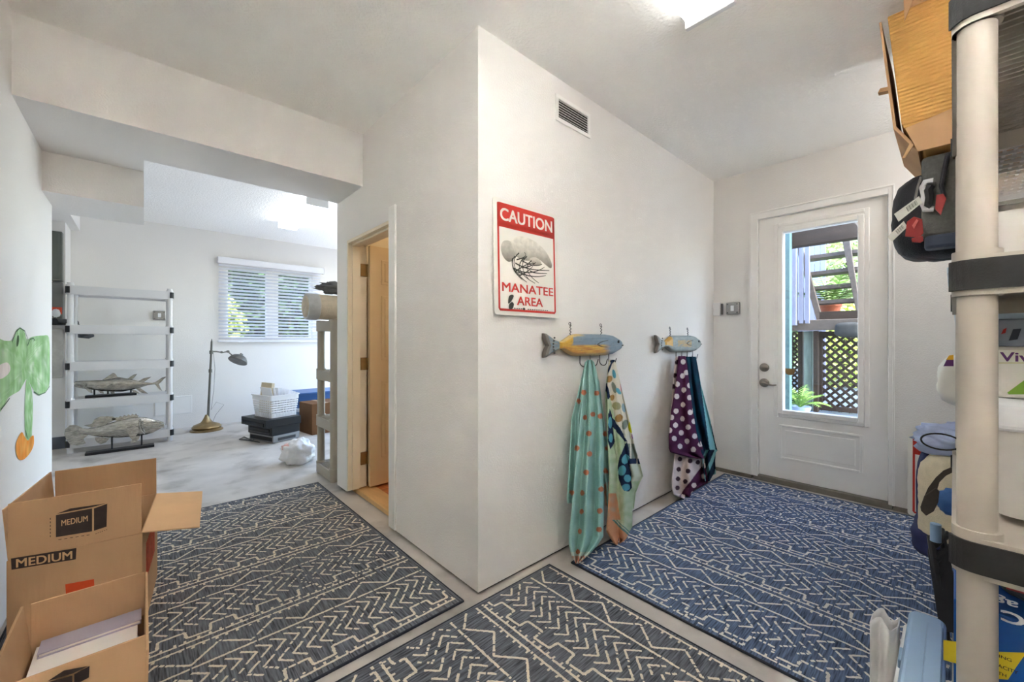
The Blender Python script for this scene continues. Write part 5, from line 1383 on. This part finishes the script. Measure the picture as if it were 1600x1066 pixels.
def solo(name, label, cat, mb, mat_, bevel=.004, **k): return tag(mb.build(name, mat_, bevel=bevel), label, cat, **k)
m = MB(); m.box(4.55, 4.66, -.9, 2.2, 1.985, 2.21); solo('deck_beam', 'thick brown timber beam across the top of the door glass', 'beam', m, DARKW)
m = MB(); m.box(4.38, 4.46, 1.015, 1.25, .34, 2.6); solo('painted_post', 'aqua painted post at the left side of the door glass', 'post', m, AQUA)
# landing
ld = thing('deck_landing', 'weathered wooden landing of the outdoor stairs', 'landing', (5.18, .2, 1.2))
m = MB(); m.box(0, .04, -.1, 1.9, 0, .11); m.build('fascia', DECK, ld, bevel=.004)
for k in range(5):
    m = MB(); m.box(.05+k*.145, .05+k*.145+.138, -.1, 1.9, .085, .115); m.build('board', DECK, ld, bevel=.003)
m = MB(); m.box(.12, .16, -.1, .765, .116, .20); m.build('riser', DARKW, ld, bevel=.003)
# stairs, seen from below and behind
sr = thing('outdoor_stairs', 'open wooden stair flight seen through the door glass', 'stairs', (5.33, .5, 1.2))
SO = Vector((5.33, .5, 1.2))
def ST(u, v, X): return at(u, v, X=X)-SO
for pts in (((1243, 384), (1254, 384), (1286, 503), (1278, 508)), ((1315, 372), (1327, 372), (1346, 495), (1340, 500))):
    m = MB(); P = [ST(u, v, 5.30) for u, v in pts]; m.prism(P, (.05, 0, 0)); m.build('stringer', DECK, sr, bevel=.004)
for v0, v1, u0 in ((403, 390, 1256), (428, 416, 1264), (450, 441, 1271), (472, 467, 1278)):
    a, b = ST(u0, v0, 5.36), ST(1345, v1, 5.36)
    m = MB(); m.prism([a+Vector((0, .02, -.02)), Vector((b.x, b.y-.5, b.z-.02)), Vector((b.x, b.y-.5, b.z+.02)), a+Vector((0, .02, .02))], (.20, 0, 0)); m.build('tread', DECK, sr, bevel=.003)
# railing
rg = thing('stair_railing', 'white painted railing post and balusters by the outdoor stairs', 'railing', (5.15, 1.1, 1.2))
RO = Vector((5.15, 1.1, 1.2))
m = MB(); a = at(1246, 508, X=5.15)-RO; b = at(1231, 508, X=5.15)-RO; m.box(-.05, .02, a.y, b.y, a.z, 1.1); po = m.build('newel_post', LAV, rg, bevel=.004)
for vv_ in (494, 502):
    p = at(1235, vv_, X=5.10)-RO; m = MB(); xlathe(m, p.x, p.y, p.z, [(.012, -.004), (.012, .006), (.002, .008)], 10); m.build('bolt', WIRE, po)
for u in (1252.5, 1262):
    p = at(u, 505, X=5.15)-RO; m = MB(); m.box(-.03, .005, p.y-.018, p.y+.018, p.z, 1.1); m.build('baluster', LAV, rg, bevel=.002)
# posts below the landing
for u0, u1, mt_, lab, zz in ((1246.5, 1254, DARKW, 'slim brown post below the landing', 5.34), (1256, 1269, GREENW, 'mossy grey-green post behind the fern', 5.30), (1270.5, 1278, DARKW, 'dark brown post beside the lattice panel', 5.24)):
    a = at(u0, 520, X=zz); b = at(u1, 520, X=zz); m = MB(); m.box(zz, zz+.07, b.y, a.y, .34, 1.198); solo('deck_post', lab, 'post', m, mt_, group='posts under the landing')
# lattice panels
def lattice(label, X, y0, y1, z0, z1, sp, w, frame):
    t = thing('lattice_panel', label, 'lattice', (X, y0, z0), group='wooden lattice panels')
    W, Hh = y1-y0, z1-z0
    if frame:
        for nm, bx_ in (('frame_rail', (0, .04, 0, W, 0, .05)), ('frame_rail', (0, .04, 0, W, Hh-.05, Hh)), ('frame_stile', (0, .04, W-.035, W, .05, Hh-.05)), ('frame_stile', (0, .04, 0, .035, .05, Hh-.05))):
            m = MB(); m.box(*bx_); m.build(nm, DARKW, t, bevel=.003)
    for sgn, dx in ((1, .010), (-1, .020)):
        c = -Hh
        while c < W+Hh:
            # line y = c + sgn' * z within the rectangle
            pts = []
            if sgn > 0: za, zb = max(0, -c), min(Hh, W-c); ya, yb = c+za, c+zb
            else: za, zb = max(0, c-W), min(Hh, c); ya, yb = c-za, c-zb
            if zb-za > .03:
                dv_ = Vector((0, yb-ya, zb-za)).normalized(); nv_ = Vector((0, -dv_.z, dv_.y))*(w/2)
                m = MB(); m.prism([Vector((dx, ya, za))-nv_, Vector((dx, yb, zb))-nv_, Vector((dx, yb, zb))+nv_, Vector((dx, ya, za))+nv_], (.008, 0, 0)); m.build('slat', DARKW, t)
            c += sp
    return t
lattice('dark wooden lattice panel at the right of the door glass', 5.32, .30, .975, .355, 1.19, .083, .024, True)
lattice('narrow strip of lattice left of the fern', 5.45, 1.17, 1.30, .342, 1.19, .060, .020, False)
# grey cushion on the landing edge
cu_ = MB(); p = at(1324, 515, X=5.08); blob(cu_, (5.13, p.y, p.z), (.052, .105, .075), .05, 2, 32, 20, p=3.5)
tag(cu_.build('outdoor_cushion', mat('grey_outdoor_fabric', S(52, 52, 50), .8, var=.3, scale=12), smooth=True, sharp=0), 'grey pouch hanging at the landing edge outside the door', 'pouch')
# siding behind the stairs
sd = thing('wall_siding', 'pale lavender-white board siding behind the outdoor stairs', 'wall', (6.6, 1.13, .34), kind='structure')
for k in range(5):
    m = MB(); m.box(0, .02, k*.062, k*.062+.058, 0, 2.6); m.build('siding_board', LAV, sd, bevel=.003)
# plants
def leaf_cluster(mb, c, r, n, size, rnd, shell=.55):
    c = Vector(c)
    for _ in range(n):
        while True:
            d = Vector((rnd.uniform(-1, 1), rnd.uniform(-1, 1), rnd.uniform(-1, 1)))
            if shell < d.length < 1: break
        p = c+Vector((d.x*r[0], d.y*r[1], d.z*r[2]))
        a = Vector((rnd.uniform(-1, 1), rnd.uniform(-1, 1), rnd.uniform(-.6, .6))).normalized(); b = a.orthogonal().normalized()
        b = (b*math.cos(_)+a.cross(b)*math.sin(_))
        s = size*rnd.uniform(.6, 1.3)
        mb.add([p-a*s, p+b*s*.4, p+a*s, p-b*s*.4], [(0, 1, 2, 3)])
LEAFM = [mat('leaf_green', S(116, 150, 72), .6, var=.2, scale=5, island=.45), mat('leaf_yellow_green', S(186, 196, 96), .6, var=.2, scale=5, island=.4), mat('leaf_dark', S(58, 78, 44), .6, var=.2, scale=5, island=.5), mat('leaf_pale', S(196, 206, 150), .6, var=.15, scale=5, island=.35)]
BARK = mat('bark', S(96, 80, 62), .9, var=.3, scale=8)
def bush(name, label, cat, c, r, n, size, mi, seed, trunk=True, group='garden plants'):
    t = thing(name, label, cat, (c[0], c[1], 0), group=group)
    rnd = random.Random(seed)
    m = MB(); leaf_cluster(m, (0, 0, c[2]), r, n, size, rnd, .2); m.build('foliage', LEAFM[mi], t, kind='stuff')
    if trunk:
        m = MB(); m.tube([(0, 0, -.15), (.05, .03, c[2]*.5), (0, 0, c[2]+r[2]*.3)], [.07, .05, .02], 8); m.build('trunk', BARK, t, smooth=True)
bush('garden_shrub', 'yellow-green shrub glowing behind the lattice', 'shrub', (8.6, 1.2, 1.0), (.8, .7, .75), 2600, .06, 1, 1)
bush('garden_shrub', 'green shrub behind the lower lattice', 'shrub', (9.2, .55, .7), (.8, .9, .6), 2200, .07, 0, 2)
bush('garden_tree', 'pale leafy tree behind the stair treads', 'tree', (11.0, 1.5, 3.2), (1.4, 1.6, 1.5), 6000, .08, 3, 3)
bush('garden_shrub', 'dark green shrub behind the white railing', 'shrub', (9.5, 2.3, 1.8), (.8, .7, 1.2), 2600, .07, 2, 4)
bush('garden_tree', 'tall green tree far behind the outdoor stairs', 'tree', (14.0, 1.6, 2.4), (2.0, 3.0, 2.8), 7000, .13, 0, 5)
# potted palm on the landing
def fronds(mb, n, L_, rnd, droop=.5, leafl=.1, pairs=12):
    for k in range(n):
        az = k*2.4+rnd.uniform(-.3, .3); el = rnd.uniform(.6, 1.3)
        pts = []; d = Vector((math.cos(az)*math.cos(el), math.sin(az)*math.cos(el), math.sin(el)))
        p = Vector((0, 0, 0)); st_ = L_/pairs
        for i in range(pairs):
            pts.append(p.copy()); p += d*st_; d = (d+Vector((0, 0, -droop/pairs*1.6))).normalized()
        mb.tube(pts, .004, 5)
        for i in range(2, pairs):
            dd = (pts[i]-pts[i-1]).normalized(); sd_ = dd.cross(Vector((0, 0, 1)))
            if sd_.length < .01: sd_ = Vector((1, 0, 0))
            sd_.normalize(); ll = leafl*math.sin(math.pi*(i+1)/(pairs+2))
            for s_ in (-1, 1):
                tip = pts[i]+(sd_*s_+dd*.6)*ll+Vector((0, 0, -.15*ll)); w_ = dd*ll*.16
                mb.add([pts[i]-w_, tip, pts[i]+w_], [(0, 1, 2)])
pp = at(1297, 488, X=5.75)
pt = thing('potted_palm', 'palm in a terracotta pot on the landing under the treads', 'potted plant', (5.75, pp.y, 1.316))
m = MB(); m.lathe([(.07, 0.001), (.10, .16), (.11, .16), (.11, .19), (.095, .19), (.09, .17)], 20); m.build('pot', mat('terracotta', S(176, 96, 66), .8, var=.1, scale=6), pt, smooth=True)
m = MB(); m.M = Matrix.Translation((0, 0, .16)); fronds(m, 16, .55, random.Random(4), .6, .12, 12); m.build('fronds', LEAFM[0], pt)
fp_ = at(1249, 642, X=5.0)
ft = thing('potted_fern', 'green fern in a pale blue pot below the landing', 'potted plant', (5.02, fp_.y, .34))
m = MB(); m.lathe([(.07, .001), (.095, .05), (.10, .075), (.09, .075), (.08, .05)], 20); m.build('pot', mat('pale_blue_pot', S(176, 192, 216), .4), ft, smooth=True)
m = MB(); m.M = Matrix.Translation((0, 0, .06)); fronds(m, 18, .30, random.Random(8), .9, .06, 14); m.build('fronds', LEAFM[0], ft)
# planting outside the garage window
bush('window_hedge', 'dark hedge close outside the garage window', 'hedge', (2.2, 9.2, 1.4), (3.4, .8, 1.9), 9000, .09, 2, 6, group='plants outside the garage window')
bush('garden_shrub', 'yellow-green shrub outside the left window sash', 'shrub', (.95, 8.1, 1.35), (.35, .3, .5), 700, .06, 1, 7, group='plants outside the garage window')
m = MB(); m.box(-3, 7, 10.2, 10.4, -.15, 4.2)  # added backing that hides bright sky and keeps the blind gaps dark
tag(m.build('wall_backdrop', mat('dark_backdrop', S(26, 26, 25), .9, var=.1, scale=2)), 'added dark backdrop behind the hedge, blocking the sky', 'wall', kind='structure')
bush('garden_tree', 'broad pale tree at the left behind the railing', 'tree', (12.5, 4.6, 2.8), (1.6, 1.6, 2.6), 6000, .10, 3, 9)
